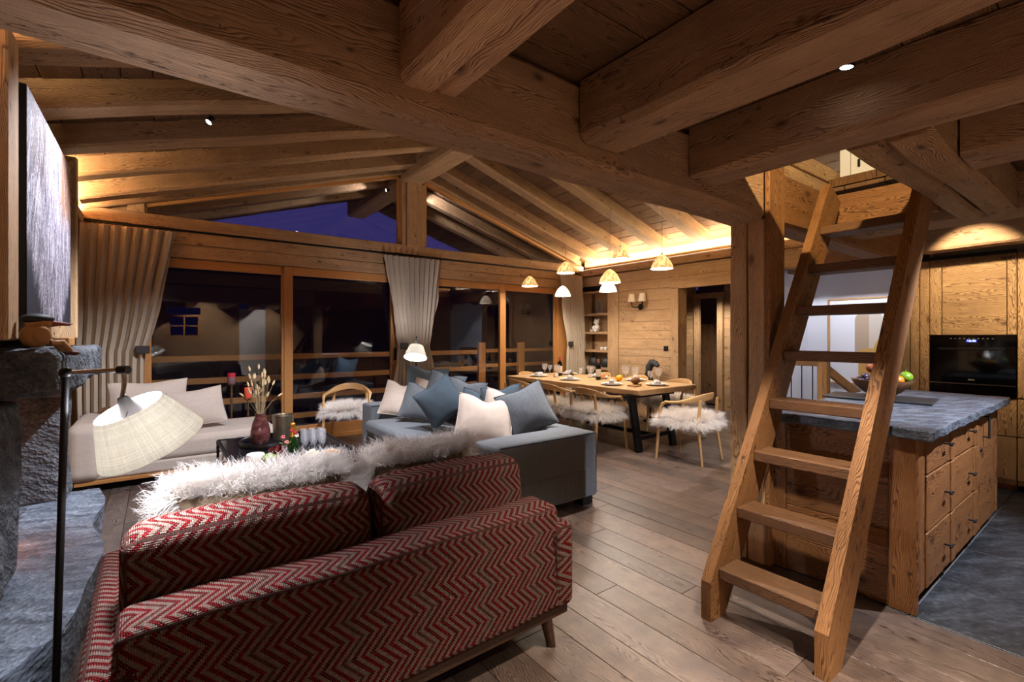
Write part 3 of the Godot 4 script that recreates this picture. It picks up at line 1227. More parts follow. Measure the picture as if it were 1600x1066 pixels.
func make_mezzanine() -> void:
	fbeam("main_beam", Vector3(-1.0, 2.29, -1.52), Vector3(2.965, 2.29, -1.52), 0.235, 0.34, Vector3.UP, 201, M.beam, "huge hewn main beam crossing the room under the mezzanine", 0.012, 0.03)
	fbeam("main_beam", Vector3(2.97, 2.29, -1.52), Vector3(6.75, 2.29, -1.52), 0.2, 0.34, Vector3.UP, 202, M.ladder, "beam continuing past the post beside the stair opening", 0.006, 0.02)
	fbeam("joist_beam", Vector3(0.668, 2.33, -1.40), Vector3(0.668, 2.33, 2.6), 0.125, 0.27, Vector3.UP, 241, M.chalk_spotlit, "chalky joist, painted spotlit, by the fireplace side, the wider half left of its long split", 0.012, 0.02)
	fbeam("joist_beam", Vector3(0.775, 2.335, -1.40), Vector3(0.775, 2.335, 2.6), 0.075, 0.27, Vector3.UP, 242, M.chalk_spotlit, "narrow half of the chalky, painted-spotlit joist right of its long split", 0.012, 0.014)
	for q in [[1.512, 0.25, "wide dark joist in the middle of the low ceiling", 0.025], [2.285, 0.23, "joist along the near edge of the ladder opening", 0.02]]:
		fbeam("joist_beam", Vector3(q[0], 2.33, -1.40), Vector3(q[0], 2.33, 2.6), q[1], 0.27, Vector3.UP, 205 + int(q[0] * 10), M.beam, q[2], 0.012, q[3])
	fbeam("joist_beam", Vector3(-0.35, 2.33, -1.40), Vector3(-0.35, 2.33, 2.6), 0.2, 0.27, Vector3.UP, 207, M.beam, "joist against the fireplace wall", 0.01, 0.02)
	fbeam("trimmer_beam", Vector3(2.40, 2.33, -0.725), Vector3(4.42, 2.33, -0.715), 0.135, 0.27, Vector3.UP, 221, M.rafter, "ladder-side half of the broad beam split by a deep open crack", 0.012, 0.022)
	fbeam("trimmer_beam", Vector3(2.40, 2.33, -0.573), Vector3(4.42, 2.33, -0.573), 0.148, 0.27, Vector3.UP, 243, M.rafter, "kitchen-side half of the broad beam split by a deep open crack", 0.014, 0.022)
	fbeam("joist_beam", Vector3(3.0, 2.33, -0.5), Vector3(3.0, 2.33, 2.6), 0.3, 0.27, Vector3.UP, 222, M.beam, "joist starting from the split beam above the kitchen", 0.01, 0.02)
	fbeam("joist_beam", Vector3(4.55, 2.33, -1.42), Vector3(4.55, 2.33, 2.6), 0.27, 0.27, Vector3.UP, 223, M.beam, "joist over the middle of the kitchen island", 0.012, 0.02)
	fbeam("joist_beam", Vector3(5.93, 2.33, -1.42), Vector3(5.93, 2.33, 2.6), 0.25, 0.27, Vector3.UP, 224, M.beam, "spotlit joist in front of the oven cabinets", 0.012, 0.02)
	fbeam("trimmer_beam", Vector3(3.95, 2.30, -1.42), Vector3(3.95, 2.30, -0.79), 0.08, 0.22, Vector3.UP, 226, M.ladder, "golden board closing the far end of the ladder opening", 0.003, 0.006)
	# ceiling boards along x over the joists, leaving the ladder opening
	var c := struct("ceiling")
	var z := -1.5
	while z < 2.6:
		var w := rnd(0.16, 0.26)
		var runs := [[-1.0, 6.8]]
		if z < -0.78:
			runs = [[-1.0, 2.36], [3.99, 6.8]]
			w = minf(w, -0.775 - z) if z + w > -0.775 else w
			if w < 0.04:
				w = 0.04
		for r in runs:
			var x: float = r[0]
			while x < r[1] - 0.01:
				var L := minf(rnd(2.0, 3.4), r[1] - x)
				var g := Geo.new()
				g.col = tone(0.75, 1.15, 0.05)
				g.uo = Vector2(rnd(0, 2.4), rnd(0, 0.6))
				g.cbox(Vector3(x + L * 0.5, 2.475 + rnd(-0.003, 0.003), z + w * 0.5), Vector3(L - 0.003, 0.03, w - 0.004), 0.004, 0)
				part(c, "board", g, M.ceil)
				x += L
		z += w
	var dk := Geo.new()
	dk.cbox(Vector3(0.7, 2.53, 0.6), Vector3(3.4, 0.06, 4.0), 0.0)
	dk.cbox(Vector3(4.6, 2.53, 0.95), Vector3(4.4, 0.06, 3.4), 0.0)
	dk.cbox(Vector3(5.4, 2.53, -1.1), Vector3(2.8, 0.06, 0.64), 0.0)
	part(c, "deck", dk, M.roof)
	# ceiling of the stairwell behind the kitchen
	var c2 := struct("ceiling_stairwell")
	var gc := Geo.new()
	gc.cbox(Vector3(7.6, 2.54, -2.2), Vector3(1.6, 0.08, 2.4), 0.0)
	part(c2, "plaster", gc, M.white)
	fbeam("stairwell_beam", Vector3(6.78, 2.42, -3.2), Vector3(6.78, 2.42, -1.3), 0.18, 0.24, Vector3.UP, 228, M.beam, "beam over the stairwell opening behind the ladder")
	fbeam("stairwell_beam", Vector3(7.6, 2.42, -3.2), Vector3(7.6, 2.42, -1.3), 0.18, 0.2, Vector3.UP, 229, M.beam, "farther beam against the white stairwell ceiling")
	# plank balustrade upstairs
	var b := struct("wall_balustrade")
	for k in 2:
		var g := Geo.new()
		g.col = tone(0.95, 1.15)
		g.uo = Vector2(rnd(0, 2), rnd(0, 0.6))
		g.cbox(Vector3(2.9, 2.55 + k * 0.135, -1.54), Vector3(7.6, 0.12, 0.04), 0.004, 0)
		part(b, "plank", g, M.wall)
	var wu := struct("wall_upstairs")
	var gu := Geo.new()
	gu.cbox(Vector3(4.5, 3.02, 0.5), Vector3(0.1, 0.95, 4.0), 0.0)
	part(wu, "plaster", gu, M.white)
	var gd := Geo.new()
	gd.cbox(Vector3(4.44, 2.92, -1.15), Vector3(0.03, 0.66, 0.55), 0.01)
	var dd := part(wu, "door_leaf", gd, M.white)
	var gk := Geo.new()
	gk.cbox(Vector3(4.42, 2.76, -1.36), Vector3(0.03, 0.06, 0.014), 0.004)
	part(dd, "handle", gk, M.black)
	# main post and newel
	var pg := Geo.new()
	pg.col = tone(1.0, 1.05)
	pg.beam(Vector3(3.07, 0.0, -1.566), Vector3(3.07, 2.12, -1.566), 0.2, 0.105, Vector3.BACK, 231, 0.005, 0.008)
	pg.beam(Vector3(3.07, 0.0, -1.457), Vector3(3.07, 2.12, -1.457), 0.2, 0.105, Vector3.BACK, 232, 0.005, 0.008)
	var po := structm("post_pillar", pg, M.wall)
	po.set_meta("label", "stout squared timber post carrying the main beam")
	var ng := Geo.new()
	ng.cbox(Vector3(3.07, 1.28, -1.387), Vector3(0.2, 2.56, 0.03), 0.004, 1)
	part(po, "newel_board", ng, M.ladder)

func make_back_room() -> void:
	# behind the camera: what the night windows mirror
	var wb := struct("wall_back")
	var y := 0.0
	while y < 3.4:
		for r in [[-1.0, 0.22], [0.98, 1.95], [2.65, 8.3]]:
			if y > 2.2 and r[0] > -0.9:
				continue
			var rr: Array = r
			if (y < 1.36 or y > 2.0) and r[0] < -0.9:
				rr = [-1.0, 1.95]
			if (y < 1.36 or y > 2.0) and r[0] == 0.98:
				continue
			if y > 2.2:
				rr = [-1.0, 7.0]
			var g := Geo.new()
			g.col = tone(0.85, 1.05)
			g.cbox(Vector3((rr[0] + rr[1]) * 0.5, y + 0.1, 2.66), Vector3(rr[1] - rr[0], 0.198, 0.05), 0.003, 0)
			part(wb, "plank", g, M.wall)
		y += 0.2
	var gp := Geo.new()
	gp.cbox(Vector3(2.3, 1.1, 2.68), Vector3(0.72, 2.2, 0.05), 0.004)
	part(wb, "plaster", gp, M.white)
	var w := struct("window_back")
	for q in [[0.25, 1.68, 0.06, 0.64], [0.95, 1.68, 0.06, 0.64], [0.6, 1.68, 0.04, 0.56], [0.6, 1.39, 0.76, 0.06], [0.6, 1.97, 0.76, 0.06], [0.6, 1.68, 0.64, 0.035]]:
		var g := Geo.new()
		g.cbox(Vector3(q[0], q[1], 2.64), Vector3(q[2], q[3], 0.06), 0.004)
		part(w, "frame", g, M.pine)
	var gg := Geo.new()
	gg.cbox(Vector3(0.6, 1.68, 2.66), Vector3(0.7, 0.6, 0.006), 0.0)
	part(w, "pane", gg, M.glass)
	var g2 := Geo.new()
	g2.cbox(Vector3(6.76, 1.25, 0.65), Vector3(0.06, 2.5, 4.0), 0.0)
	g2.cbox(Vector3(7.5, 1.25, -1.35), Vector3(1.6, 2.5, 0.08), 0.0)
	var wk := structm("wall_kitchen", g2, M.white)

func make_outside() -> void:
	var t := struct("terrace_floor")
	for k in 9:
		var g := Geo.new()
		g.col = tone(0.8, 1.0)
		g.uo = Vector2(rnd(0, 2), rnd(0, 0.6))
		g.cbox(Vector3(3.0, -0.03, -6.92 - k * 0.145), Vector3(9.0, 0.03, 0.14), 0.004, 0)
		part(t, "plank", g, M.floor)
	var b := thing("balcony_railing", "wooden balcony railing with four horizontal rails outside the dark windows", "railing")
	for yy in [1.08, 0.76, 0.45, 0.15]:
		var g := Geo.new()
		g.col = tone(0.95, 1.08)
		g.beam(Vector3(-1.2, yy, -8.0), Vector3(5.1, yy, -8.0), 0.05, 0.085, Vector3.UP, 300 + int(yy * 10), 0.003, 0.008)
		part(b, "rail", g, M.pine)
	for yy in [1.1, 0.8]:
		var g := Geo.new()
		g.beam(Vector3(5.3, yy, -8.0), Vector3(7.2, yy, -8.0), 0.05, 0.07, Vector3.UP, 310, 0.003, 0.008)
		part(b, "rail", g, M.pine)
	for xx in [5.2, 6.2, -0.6]:
		var g := Geo.new()
		g.cbox(Vector3(xx, 0.63, -8.0 - (0.0 if xx > 3 else 0.06)), Vector3(0.16, 1.27, 0.09 if xx > 3 else 0.05), 0.008, 1)
		part(b, "post", g, M.pine)

	# near-black slope outside, placed to darken the view through the windows
	var h := Geo.new()
	var hn := noise(71, 0.25)
	h.sheet(60, 10, func(s: float, t: float) -> Vector3:
		var x := -30.0 + s * 70.0
		return Vector3(x, -6.0 + t * (11.2 + 0.7 * hn.get_noise_2d(x, 3.0)), -17.0 - t * 5.0 + hn.get_noise_2d(x, t * 20.0)), Vector2.ONE)
	structm("hill", h, plainm(Color(0.02, 0.022, 0.02), 0.95))
# ---------------------------------------------------------------- large and built-in lights
func make_lights() -> void:
	# light strips on the eaves cornices, washing the roof
	var s := thing("light_strip", "warm light strip along the cornice above the dining wall", "light strip", Vector3(6.7, 2.665, -4.2))
	var g := Geo.new()
	g.cbox(Vector3.ZERO, Vector3(0.02, 0.01, 5.0), 0.0)
	part(s, "diffuser", g, glow(WARM, 6.0))
	strip(s, Vector3(0, 0.012, 0), 5.0, 0.02, Vector3(-0.15, 1, 0).normalized(), Vector3.BACK, WARM, 11.0)
	var s2 := thing("light_strip", "warm light strip hidden above the curtain by the fireplace", "light strip", Vector3(-0.68, 2.69, -5.8))
	var g2 := Geo.new()
	g2.cbox(Vector3.ZERO, Vector3(0.02, 0.01, 1.8), 0.0)
	part(s2, "diffuser", g2, glow(WARM, 6.0))
	strip(s2, Vector3(0, 0.012, 0), 1.8, 0.02, Vector3.UP, Vector3.BACK, WARM, 3.0)
	var s3 := thing("light_strip", "unseen warm light strip on top of the timber chimney breast", "light strip", Vector3(-0.78, 2.755, -2.95))  # out of view, lights the nearest rafters on the fireplace side
	var g3 := Geo.new()
	g3.cbox(Vector3.ZERO, Vector3(0.02, 0.01, 0.9), 0.0)
	part(s3, "diffuser", g3, glow(WARM, 6.0))
	strip(s3, Vector3(0, 0.012, 0), 0.9, 0.02, Vector3.UP, Vector3.BACK, WARM, 1.6)

func ceiling_spot(label: String, at: Vector3, towards: Vector3, c: Color, e: float, ang: float) -> void:
	var t := thing("ceiling_spotlight", label, "spotlight", at)
	var d := (towards - at).normalized()
	var up := Vector3.UP if absf(d.y) < 0.98 else Vector3.RIGHT
	var b := Basis.looking_at(d, up)
	var g := Geo.new()
	g.tube([Vector3.ZERO, Vector3(0, 0.035, 0)], [0.006], 8)
	part(t, "stem", g, M.steel)
	var h := Geo.new()
	h.xf = Transform3D(b * Basis(Vector3.RIGHT, -PI / 2), Vector3.ZERO)
	h.lathe([Vector2(0.0, -0.025), Vector2(0.018, -0.024), Vector2(0.024, -0.01), Vector2(0.026, 0.03), Vector2(0.022, 0.03), Vector2(0.02, 0.024)], 16)
	part(t, "housing", h, M.steel)
	var l := Geo.new()
	l.xf = h.xf
	l.lathe([Vector2(0.021, 0.027), Vector2(0.0, 0.028)], 16)
	part(t, "lens_light", l, glow(Color(1, 1, 1), 12.0))
	spot(t, d * 0.04, d * 2.0, c, e, ang, 0.02)

func make_spots() -> void:
	ceiling_spot("small lit spotlight between two joists of the low ceiling", Vector3(2.03, 2.415, -0.66), Vector3(1.93, 0, -0.95), NEUTRAL, 3.6, 40.0)
	ceiling_spot("unseen spotlight above the slate worktop of the kitchen island", Vector3(3.75, 2.415, 0.3), Vector3(3.95, 0.9, -0.85), COOL, 6.0, 34.0)  # out of view, placed to light the slate top
	ceiling_spot("unseen spotlight aimed at the cabinet above the oven", Vector3(5.25, 2.415, -0.92), Vector3(6.2, 1.8, -0.92), WARM, 1.2, 34.0)  # unseen behind a joist, makes the bright patch on the oven cabinet
	ceiling_spot("unseen spotlight aimed at the tall cabinet with the black pull", Vector3(5.25, 2.415, 0.1), Vector3(6.2, 1.7, -0.1), WARM, 1.2, 34.0)  # out of view, lights the cabinet right of the oven
	ceiling_spot("tiny lit spotlight fixed under a rafter near the hair picture", Vector3(0.31, 2.965, -4.06), Vector3(-0.5, 1.75, -3.75), COOL, 2.6, 48.0)
	ceiling_spot("unseen spotlight under the roof above the grey sofa", Vector3(2.3, 3.58, -3.05), Vector3(2.3, 0.4, -3.9), COOL, 9.0, 24.0)  # hidden above the main beam, placed to light the sofa seat
	ceiling_spot("unseen spotlight under the roof above the open floor", Vector3(3.9, 3.58, -3.05), Vector3(3.6, 0.0, -2.3), NEUTRAL, 6.5, 34.0)  # hidden above the main beam, placed to brighten the floor boards
	ceiling_spot("unseen spotlight in the white stairwell ceiling", Vector3(7.25, 2.47, -2.4), Vector3(8.3, 1.2, -2.4), COOL, 1.0, 60.0)  # unseen behind the stairwell beam, lights the white wall
	ceiling_spot("unseen spotlight in the plank-lined passage beyond the doorway", Vector3(7.6, 2.42, -4.6), Vector3(7.7, 0.0, -4.8), NEUTRAL, 2.2, 65.0)  # unseen above the door head, lights the passage
	ceiling_spot("unseen spotlight over the upstairs landing", Vector3(1.4, 3.25, -0.3), Vector3(3.5, 2.3, -1.2), Color(1.0, 0.88, 0.66), 5.5, 32.0)  # out of view upstairs, lights the ladder opening from above
	ceiling_spot("unseen spotlight washing the plank back wall and its small window", Vector3(1.1, 2.43, 1.2), Vector3(0.7, 1.2, 2.6), NEUTRAL, 3.5, 50.0)  # behind the camera, lights the planks that the window glass mirrors
	ceiling_spot("added fill spotlight in the low ceiling behind the red sofa", Vector3(1.1, 2.43, 0.5), Vector3(1.0, 0.0, 0.7), NEUTRAL, 13.0, 50.0)  # fill light, added to bounce brightness up onto the joists
	ceiling_spot("unseen spotlight washing the white panel of the back wall", Vector3(2.6, 2.43, 1.4), Vector3(2.5, 1.2, 2.6), NEUTRAL, 2.5, 45.0)  # behind the camera, lights the panel for its mirror image in the glass
	ceiling_spot("added fill spotlight under the roof aimed at the coffee table and cream sofa", Vector3(1.2, 3.24, -3.05), Vector3(0.5, 0.3, -5.2), COOL, 9.0, 34.0)  # fill light hidden by the main beam, added to brighten the window corner
	ceiling_spot("outdoor spotlight on the ridge lighting the overhang rafter over the fireplace side", Vector3(2.86, 3.66, -7.05), Vector3(1.2, 3.32, -7.3), COOL, 0.5, 45.0)
	ceiling_spot("outdoor spotlight on the ridge lighting the overhang rafter over the dining side", Vector3(3.36, 3.66, -7.05), Vector3(5.2, 3.25, -7.3), COOL, 0.9, 45.0)
# ---------------------------------------------------------------- ladder, kitchen, fireplace
func make_ladder() -> void:
	var t := thing("ladder", "steep wooden miller's ladder with eight treads leading up to the mezzanine", "ladder", Vector3.ZERO)
	var slope := Vector3(1.327, 2.05, 0).normalized()
	for zc in [-1.302, -0.795]:
		# plumb-cut foot, then the leaning board
		var g := Geo.new()
		g.uo = Vector2(rnd(0, 2), rnd(0, 0.6))
		var hz := 0.026
		var foot := [Vector2(2.163, 0.0), Vector2(2.297, 0.0), Vector2(2.42, 0.19), Vector2(3.80, 2.325), Vector2(3.62, 2.42), Vector2(3.56, 2.335), Vector2(2.163, 0.19)]
		for s in [-1.0, 1.0]:
			var pts := []
			for p in foot:
				pts.append(Vector3(p.x, p.y, zc + s * hz))
			var b := g.v.size()
			for p in pts:
				var along: float = p.x * slope.x + p.y * slope.y
				var across: float = p.x * slope.y - p.y * slope.x
				g.vert(p, Vector3(0, 0, s), Vector2(along, across + zc))
			var tris := Geometry2D.triangulate_polygon(PackedVector2Array(foot))
			for q in range(0, tris.size(), 3):
				var pa: Vector2 = foot[tris[q]]
				var pb: Vector2 = foot[tris[q + 1]]
				var pc: Vector2 = foot[tris[q + 2]]
				var ccw: bool = (pb - pa).cross(pc - pa) > 0
				if ccw == (s > 0):
					g.tri(b + tris[q], b + tris[q + 1], b + tris[q + 2])
				else:
					g.tri(b + tris[q], b + tris[q + 2], b + tris[q + 1])
		for i in foot.size():
			var p0: Vector2 = foot[i]
			var p1: Vector2 = foot[(i + 1) % foot.size()]
			var e := p1 - p0
			var nn := Vector3(e.y, -e.x, 0).normalized()
			var b := g.v.size()
			var l0 := p0.dot(Vector2(slope.x, slope.y))
			var l1 := p1.dot(Vector2(slope.x, slope.y))
			g.vert(Vector3(p0.x, p0.y, zc - hz), nn, Vector2(l0, 0.1 + zc))
			g.vert(Vector3(p1.x, p1.y, zc - hz), nn, Vector2(l1, 0.1 + zc))
			g.vert(Vector3(p1.x, p1.y, zc + hz), nn, Vector2(l1, 0.152 + zc))
			g.vert(Vector3(p0.x, p0.y, zc + hz), nn, Vector2(l0, 0.152 + zc))
			g.quad(b, b + 1, b + 2, b + 3)
		part(t, "stringer", g, M.ladder)
	for i in 8:
		var g := Geo.new()
		g.col = tone(0.85, 1.05)
		g.uo = Vector2(rnd(0, 2), rnd(0, 0.6))
		var x := 2.229 + 0.1737 * i
		var y := 0.248 + 0.266 * i
		g.cbox(Vector3(x + 0.085, y - 0.027, -1.0485), Vector3(0.17, 0.054, 0.456), 0.005, 2)
		part(t, "tread", g, M.tread)

func pull_handle(parent: Node, at: Vector3, horizontal: bool, ln: float, out: Vector3) -> void:
	var g := Geo.new()
	var ax := out.cross(Vector3.UP).normalized() if horizontal else Vector3.UP
	for s in [-1.0, 1.0]:
		g.tube([at + ax * s * ln * 0.5, at + ax * s * ln * 0.5 + out * 0.032], [0.0055], 8)
	g.tube([at + ax * ln * 0.56 + out * 0.032, at - ax * ln * 0.56 + out * 0.032], [0.006], 8)
	part(parent, "handle", g, M.iron)

func knob(parent: Node, at: Vector3, out: Vector3) -> void:
	var g := Geo.new()
	g.tube([at, at + out * 0.03], [0.005, 0.006], 8)
	g.tube([at + out * 0.03 + Vector3(0, 0, 0), at + out * 0.037], [0.012, 0.009], 8)
	var ax := out.cross(Vector3.UP).normalized()
	g.tube([at + out * 0.032 - ax * 0.035, at + out * 0.032 + ax * 0.035], [0.0055], 8)
	part(parent, "handle", g, M.iron)

func make_island() -> void:
	var t := thing("kitchen_island", "old-wood kitchen island with drawers behind the ladder", "kitchen island")
	var x0 := 3.03
	var x1 := 5.03
	var z0 := -1.38
	var z1 := -0.69
	var yt := 0.885
	var g := Geo.new()
	g.cbox(Vector3((x0 + x1) * 0.5 + 0.01, 0.5, (z0 + z1) * 0.5), Vector3(x1 - x0 - 0.06, 0.77, z1 - z0 - 0.06), 0.0, 1)
	part(t, "carcass", g, M.island)
	# back panel facing the room (x = x0): stiles and horizontal boards
	var pz := [[z0, z0 + 0.075], [z1 - 0.115, z1]]
	for q in pz:
		var s := Geo.new()
		s.col = tone(0.8, 0.95)
		s.uo = Vector2(rnd(0, 2), rnd(0, 0.6))
		s.cbox(Vector3(x0 + 0.015, yt * 0.5, (q[0] + q[1]) * 0.5), Vector3(0.04, yt, q[1] - q[0]), 0.004, 1)
		part(t, "stile", s, M.island)
	var y := 0.0
	for h in [0.2, 0.19, 0.24, 0.255]:
		var b := Geo.new()
		b.col = tone(0.85, 1.0)
		b.uo = Vector2(rnd(0, 2), rnd(0, 0.6))
		b.cbox(Vector3(x0 + 0.022, y + h * 0.5, (z0 + z1) * 0.5 - 0.02), Vector3(0.03, h - 0.002, z1 - z0 - 0.19), 0.003, 2)
		part(t, "board", b, M.island)
		y += h
	# drawer front facing the kitchen (z = z1): corner stile, two drawer columns, one door
	var cs := Geo.new()
	cs.cbox(Vector3(x0 + 0.06, yt * 0.5 + 0.05, z1 - 0.01), Vector3(0.12, yt - 0.1, 0.03), 0.004, 1)
	part(t, "stile", cs, M.island)
	var cols := [[x0 + 0.13, x0 + 0.70], [x0 + 0.71, x0 + 1.30]]
	var rows := [[0.10, 0.385], [0.39, 0.68], [0.685, 0.88]]
	for c in cols:
		for r in rows:
			var d := Geo.new()
			d.col = tone(0.9, 1.08)
			d.uo = Vector2(rnd(0, 2), rnd(0, 0.6))
			var cx: float = (c[0] + c[1]) * 0.5
			var cy: float = (r[0] + r[1]) * 0.5
			d.cbox(Vector3(cx - 0.045, cy, z1 - 0.004), Vector3(c[1] - c[0] - 0.094, r[1] - r[0] - 0.006, 0.03), 0.003, 0)
			var dr := part(t, "drawer", d, M.island)
			var e := Geo.new()
			e.uo = Vector2(rnd(0, 2), rnd(0, 0.6))
			e.cbox(Vector3(c[1] - 0.045, cy, z1 - 0.001), Vector3(0.09, r[1] - r[0] - 0.006, 0.034), 0.003, 1)
			part(dr, "edge_board", e, M.island)
			knob(dr, Vector3(cx + 0.06, cy + (0.02 if r[0] > 0.6 else 0.0), z1 + 0.012), Vector3.BACK)
	var dg := Geo.new()
	dg.uo = Vector2(0.4, 0.2)
	dg.cbox(Vector3(x0 + 1.68, 0.49, z1 - 0.004), Vector3(0.56, 0.77, 0.03), 0.003, 0)
	var dp := part(t, "door_panel", dg, M.island)
	for sx in [x0 + 1.35, x0 + 1.97]:
		var s := Geo.new()
		s.col = tone(0.9, 1.05)
		s.cbox(Vector3(sx, 0.49, z1 - 0.001), Vector3(0.08 if sx < x0 + 1.5 else 0.05, 0.77, 0.034), 0.003, 1)
		part(dp, "edge_board", s, M.island)
	pull_handle(dp, Vector3(x0 + 1.50, 0.78, z1 + 0.012), false, 0.14, Vector3.BACK)
	var lk := Geo.new()
	lk.xf = Transform3D(Basis(Vector3.RIGHT, PI / 2), Vector3(x0 + 1.43, 0.63, z1 + 0.011))
	lk.lathe([Vector2(0.014, 0), Vector2(0.013, 0.008), Vector2(0, 0.009)], 12)
	part(dp, "lock", lk, M.iron)
	# plinth
	var pl := Geo.new()
	pl.cbox(Vector3((x0 + x1) * 0.5 + 0.05, 0.05, (z0 + z1) * 0.5 - 0.03), Vector3(x1 - x0 - 0.1, 0.1, z1 - z0 - 0.1), 0.002)
	part(t, "plinth", pl, M.island)
	# riven slate worktop: a thing of its own
	var n1 := noise(55, 3.0)
	var w := Geo.new()
	w.rbox(Vector3(4.045, 0.915, -1.02), Vector3(2.14, 0.055, 0.80), 0.008, 1, 36, func(p: Vector3) -> Vector3:
		var e := 0.014
		var q := p
		q.x += e * n1.get_noise_2d(p.z * 1.3, 4.0 if p.x < 4 else 9.0) * (1.0 if absf(p.x - 4.045) > 1.0 else 0.0)
		q.z += e * 1.4 * n1.get_noise_2d(p.x * 1.3, 14.0 if p.z < -1 else 19.0) * (1.0 if absf(p.z + 1.02) > 0.36 else 0.0)
		if p.y > 0.915:
			q.y += 0.0035 * n1.get_noise_2d(p.x * 1.5, p.z * 1.5)
		return q)
	w.weld()
	single("slate_worktop", w, M.top, "riven slate worktop slab lying on the kitchen island", "worktop")

func make_kitchen() -> void:
	var xf := 6.18
	# filler boards left of the oven
	var c := thing("tall_cabinet", "tall old-wood cabinet housing the built-in oven", "cabinet")
	var body := Geo.new()
	body.cbox(Vector3(xf + 0.27, 1.1, -1.153), Vector3(0.48, 2.1, 0.89), 0.0, 1)
	part(c, "carcass", body, M.kitchen)
	for q in [[-1.60, -1.46], [-1.455, -1.385], [-1.38, -1.306]]:
		var g := Geo.new()
		g.col = tone(0.8, 0.95)
		g.uo = Vector2(rnd(0, 2), rnd(0, 0.6))
		g.cbox(Vector3(xf + 0.01, 1.08, (q[0] + q[1]) * 0.5), Vector3(0.04, 2.13, q[1] - q[0] - 0.002), 0.003, 1)
		part(c, "board", g, M.kitchen)
	# door above the oven: stiles and a boarded panel
	var d := Geo.new()
	d.uo = Vector2(0.9, 0.1)
	d.cbox(Vector3(xf + 0.012, 1.765, -0.99), Vector3(0.03, 0.71, 0.44), 0.002, 2)
	var dp := part(c, "door_panel", d, M.kitchen)
	for q in [[-1.303, -1.215], [-0.765, -0.705]]:
		var g := Geo.new()
		g.col = tone(0.98, 1.08)
		g.uo = Vector2(rnd(0, 2), rnd(0, 0.6))
		g.cbox(Vector3(xf + 0.008, 1.765, (q[0] + q[1]) * 0.5), Vector3(0.036, 0.71, q[1] - q[0] - 0.002), 0.003, 1)
		part(dp, "stile", g, M.kitchen)
	# warming drawer front below is part of the oven; lower doors
	for q in [[-1.303, -0.86, 0.49, 0.83], [-0.855, -0.705, 0.49, 0.83], [-1.303, -0.86, 0.1, 0.485], [-0.855, -0.705, 0.1, 0.485]]:
		var g := Geo.new()
		g.col = tone(0.95, 1.08)
		g.uo = Vector2(rnd(0, 2), rnd(0, 0.6))
		g.cbox(Vector3(xf + 0.01, (q[2] + q[3]) * 0.5, (q[0] + q[1]) * 0.5), Vector3(0.034, q[3] - q[2] - 0.004, q[1] - q[0] - 0.003), 0.003, 2 if q[1] < -0.8 else 1)
		part(c, "drawer_front", g, M.kitchen)
	var pl := Geo.new()
	pl.cbox(Vector3(xf + 0.08, 0.05, -1.153), Vector3(0.04, 0.1, 0.89), 0.002)
	part(c, "plinth", pl, M.island)
	var top := Geo.new()
	top.cbox(Vector3(xf + 0.02, 2.165, -1.153), Vector3(0.1, 0.03, 0.89), 0.003)
	part(c, "top_strip", top, M.iron)
	# neighbouring tall cabinet with its black pull
	var c2 := thing("tall_cabinet", "tall old-wood cabinet with a black pull to the right of the oven", "cabinet")
	var b2 := Geo.new()
	b2.cbox(Vector3(xf + 0.27, 1.1, -0.35), Vector3(0.48, 2.1, 0.7), 0.0, 1)
	part(c2, "carcass", b2, M.kitchen)
	for q in [[0.1, 0.485], [0.49, 0.83], [0.84, 2.12]]:
		var g := Geo.new()
		g.col = tone(0.98, 1.08)
		g.uo = Vector2(rnd(0, 2), rnd(0, 0.6))
		g.cbox(Vector3(xf + 0.01, (q[0] + q[1]) * 0.5, -0.35), Vector3(0.034, q[1] - q[0] - 0.004, 0.7), 0.003, 1)
		var dr := part(c2, "door_panel", g, M.kitchen)
		if q[0] > 0.8:
			pull_handle(dr, Vector3(xf - 0.007, 1.5, -0.62), false, 0.16, Vector3.LEFT)
	# oven
	var o := thing("built_in_oven", "black glass built-in oven with lit clock in the wooden cabinet", "oven")
	var f := Geo.new()
	f.cbox(Vector3(xf - 0.002, 1.355, -1.005), Vector3(0.03, 0.102, 0.594), 0.002)
	part(o, "control_panel", f, M.ovenglass)
	var dg := Geo.new()
	dg.cbox(Vector3(xf - 0.004, 1.125, -1.005), Vector3(0.034, 0.35, 0.594), 0.002)
	var door := part(o, "oven_door", dg, M.ovenglass)
	var hd := Geo.new()
	hd.cbox(Vector3(xf - 0.05, 1.275, -1.0), Vector3(0.014, 0.018, 0.47), 0.004)
	for zz in [-1.21, -0.79]:
		hd.cbox(Vector3(xf - 0.035, 1.275, zz), Vector3(0.03, 0.014, 0.014), 0.002)
	part(door, "handle", hd, M.steel)
	var tr := Geo.new()
	tr.cbox(Vector3(xf - 0.012, 0.945, -1.005), Vector3(0.03, 0.008, 0.594), 0.001)
	part(o, "trim_strip", tr, M.chrome)
	var wd := Geo.new()
	wd.cbox(Vector3(xf - 0.002, 0.885, -1.005), Vector3(0.03, 0.108, 0.594), 0.002)
	part(o, "warming_drawer", wd, M.ovenglass)
	var sc := Geo.new()
	sc.cbox(Vector3(xf - 0.018, 1.352, -1.0), Vector3(0.002, 0.026, 0.075), 0.0)
	part(o, "clock_screen", sc, glow(Color(0.10, 0.16, 0.62), 0.5))
	text_on(o, "clock_digits", "18:40", Vector3(xf - 0.020, 1.3525, -1.0), -PI / 2, 0.018, glow(Color(0.75, 0.85, 1.0), 1.2), 0.001)
	text_on(o, "maker_mark", "Miele", Vector3(xf - 0.022, 0.985, -1.0), -PI / 2, 0.013, plainm(Color(0.75, 0.75, 0.75), 0.4), 0.001)
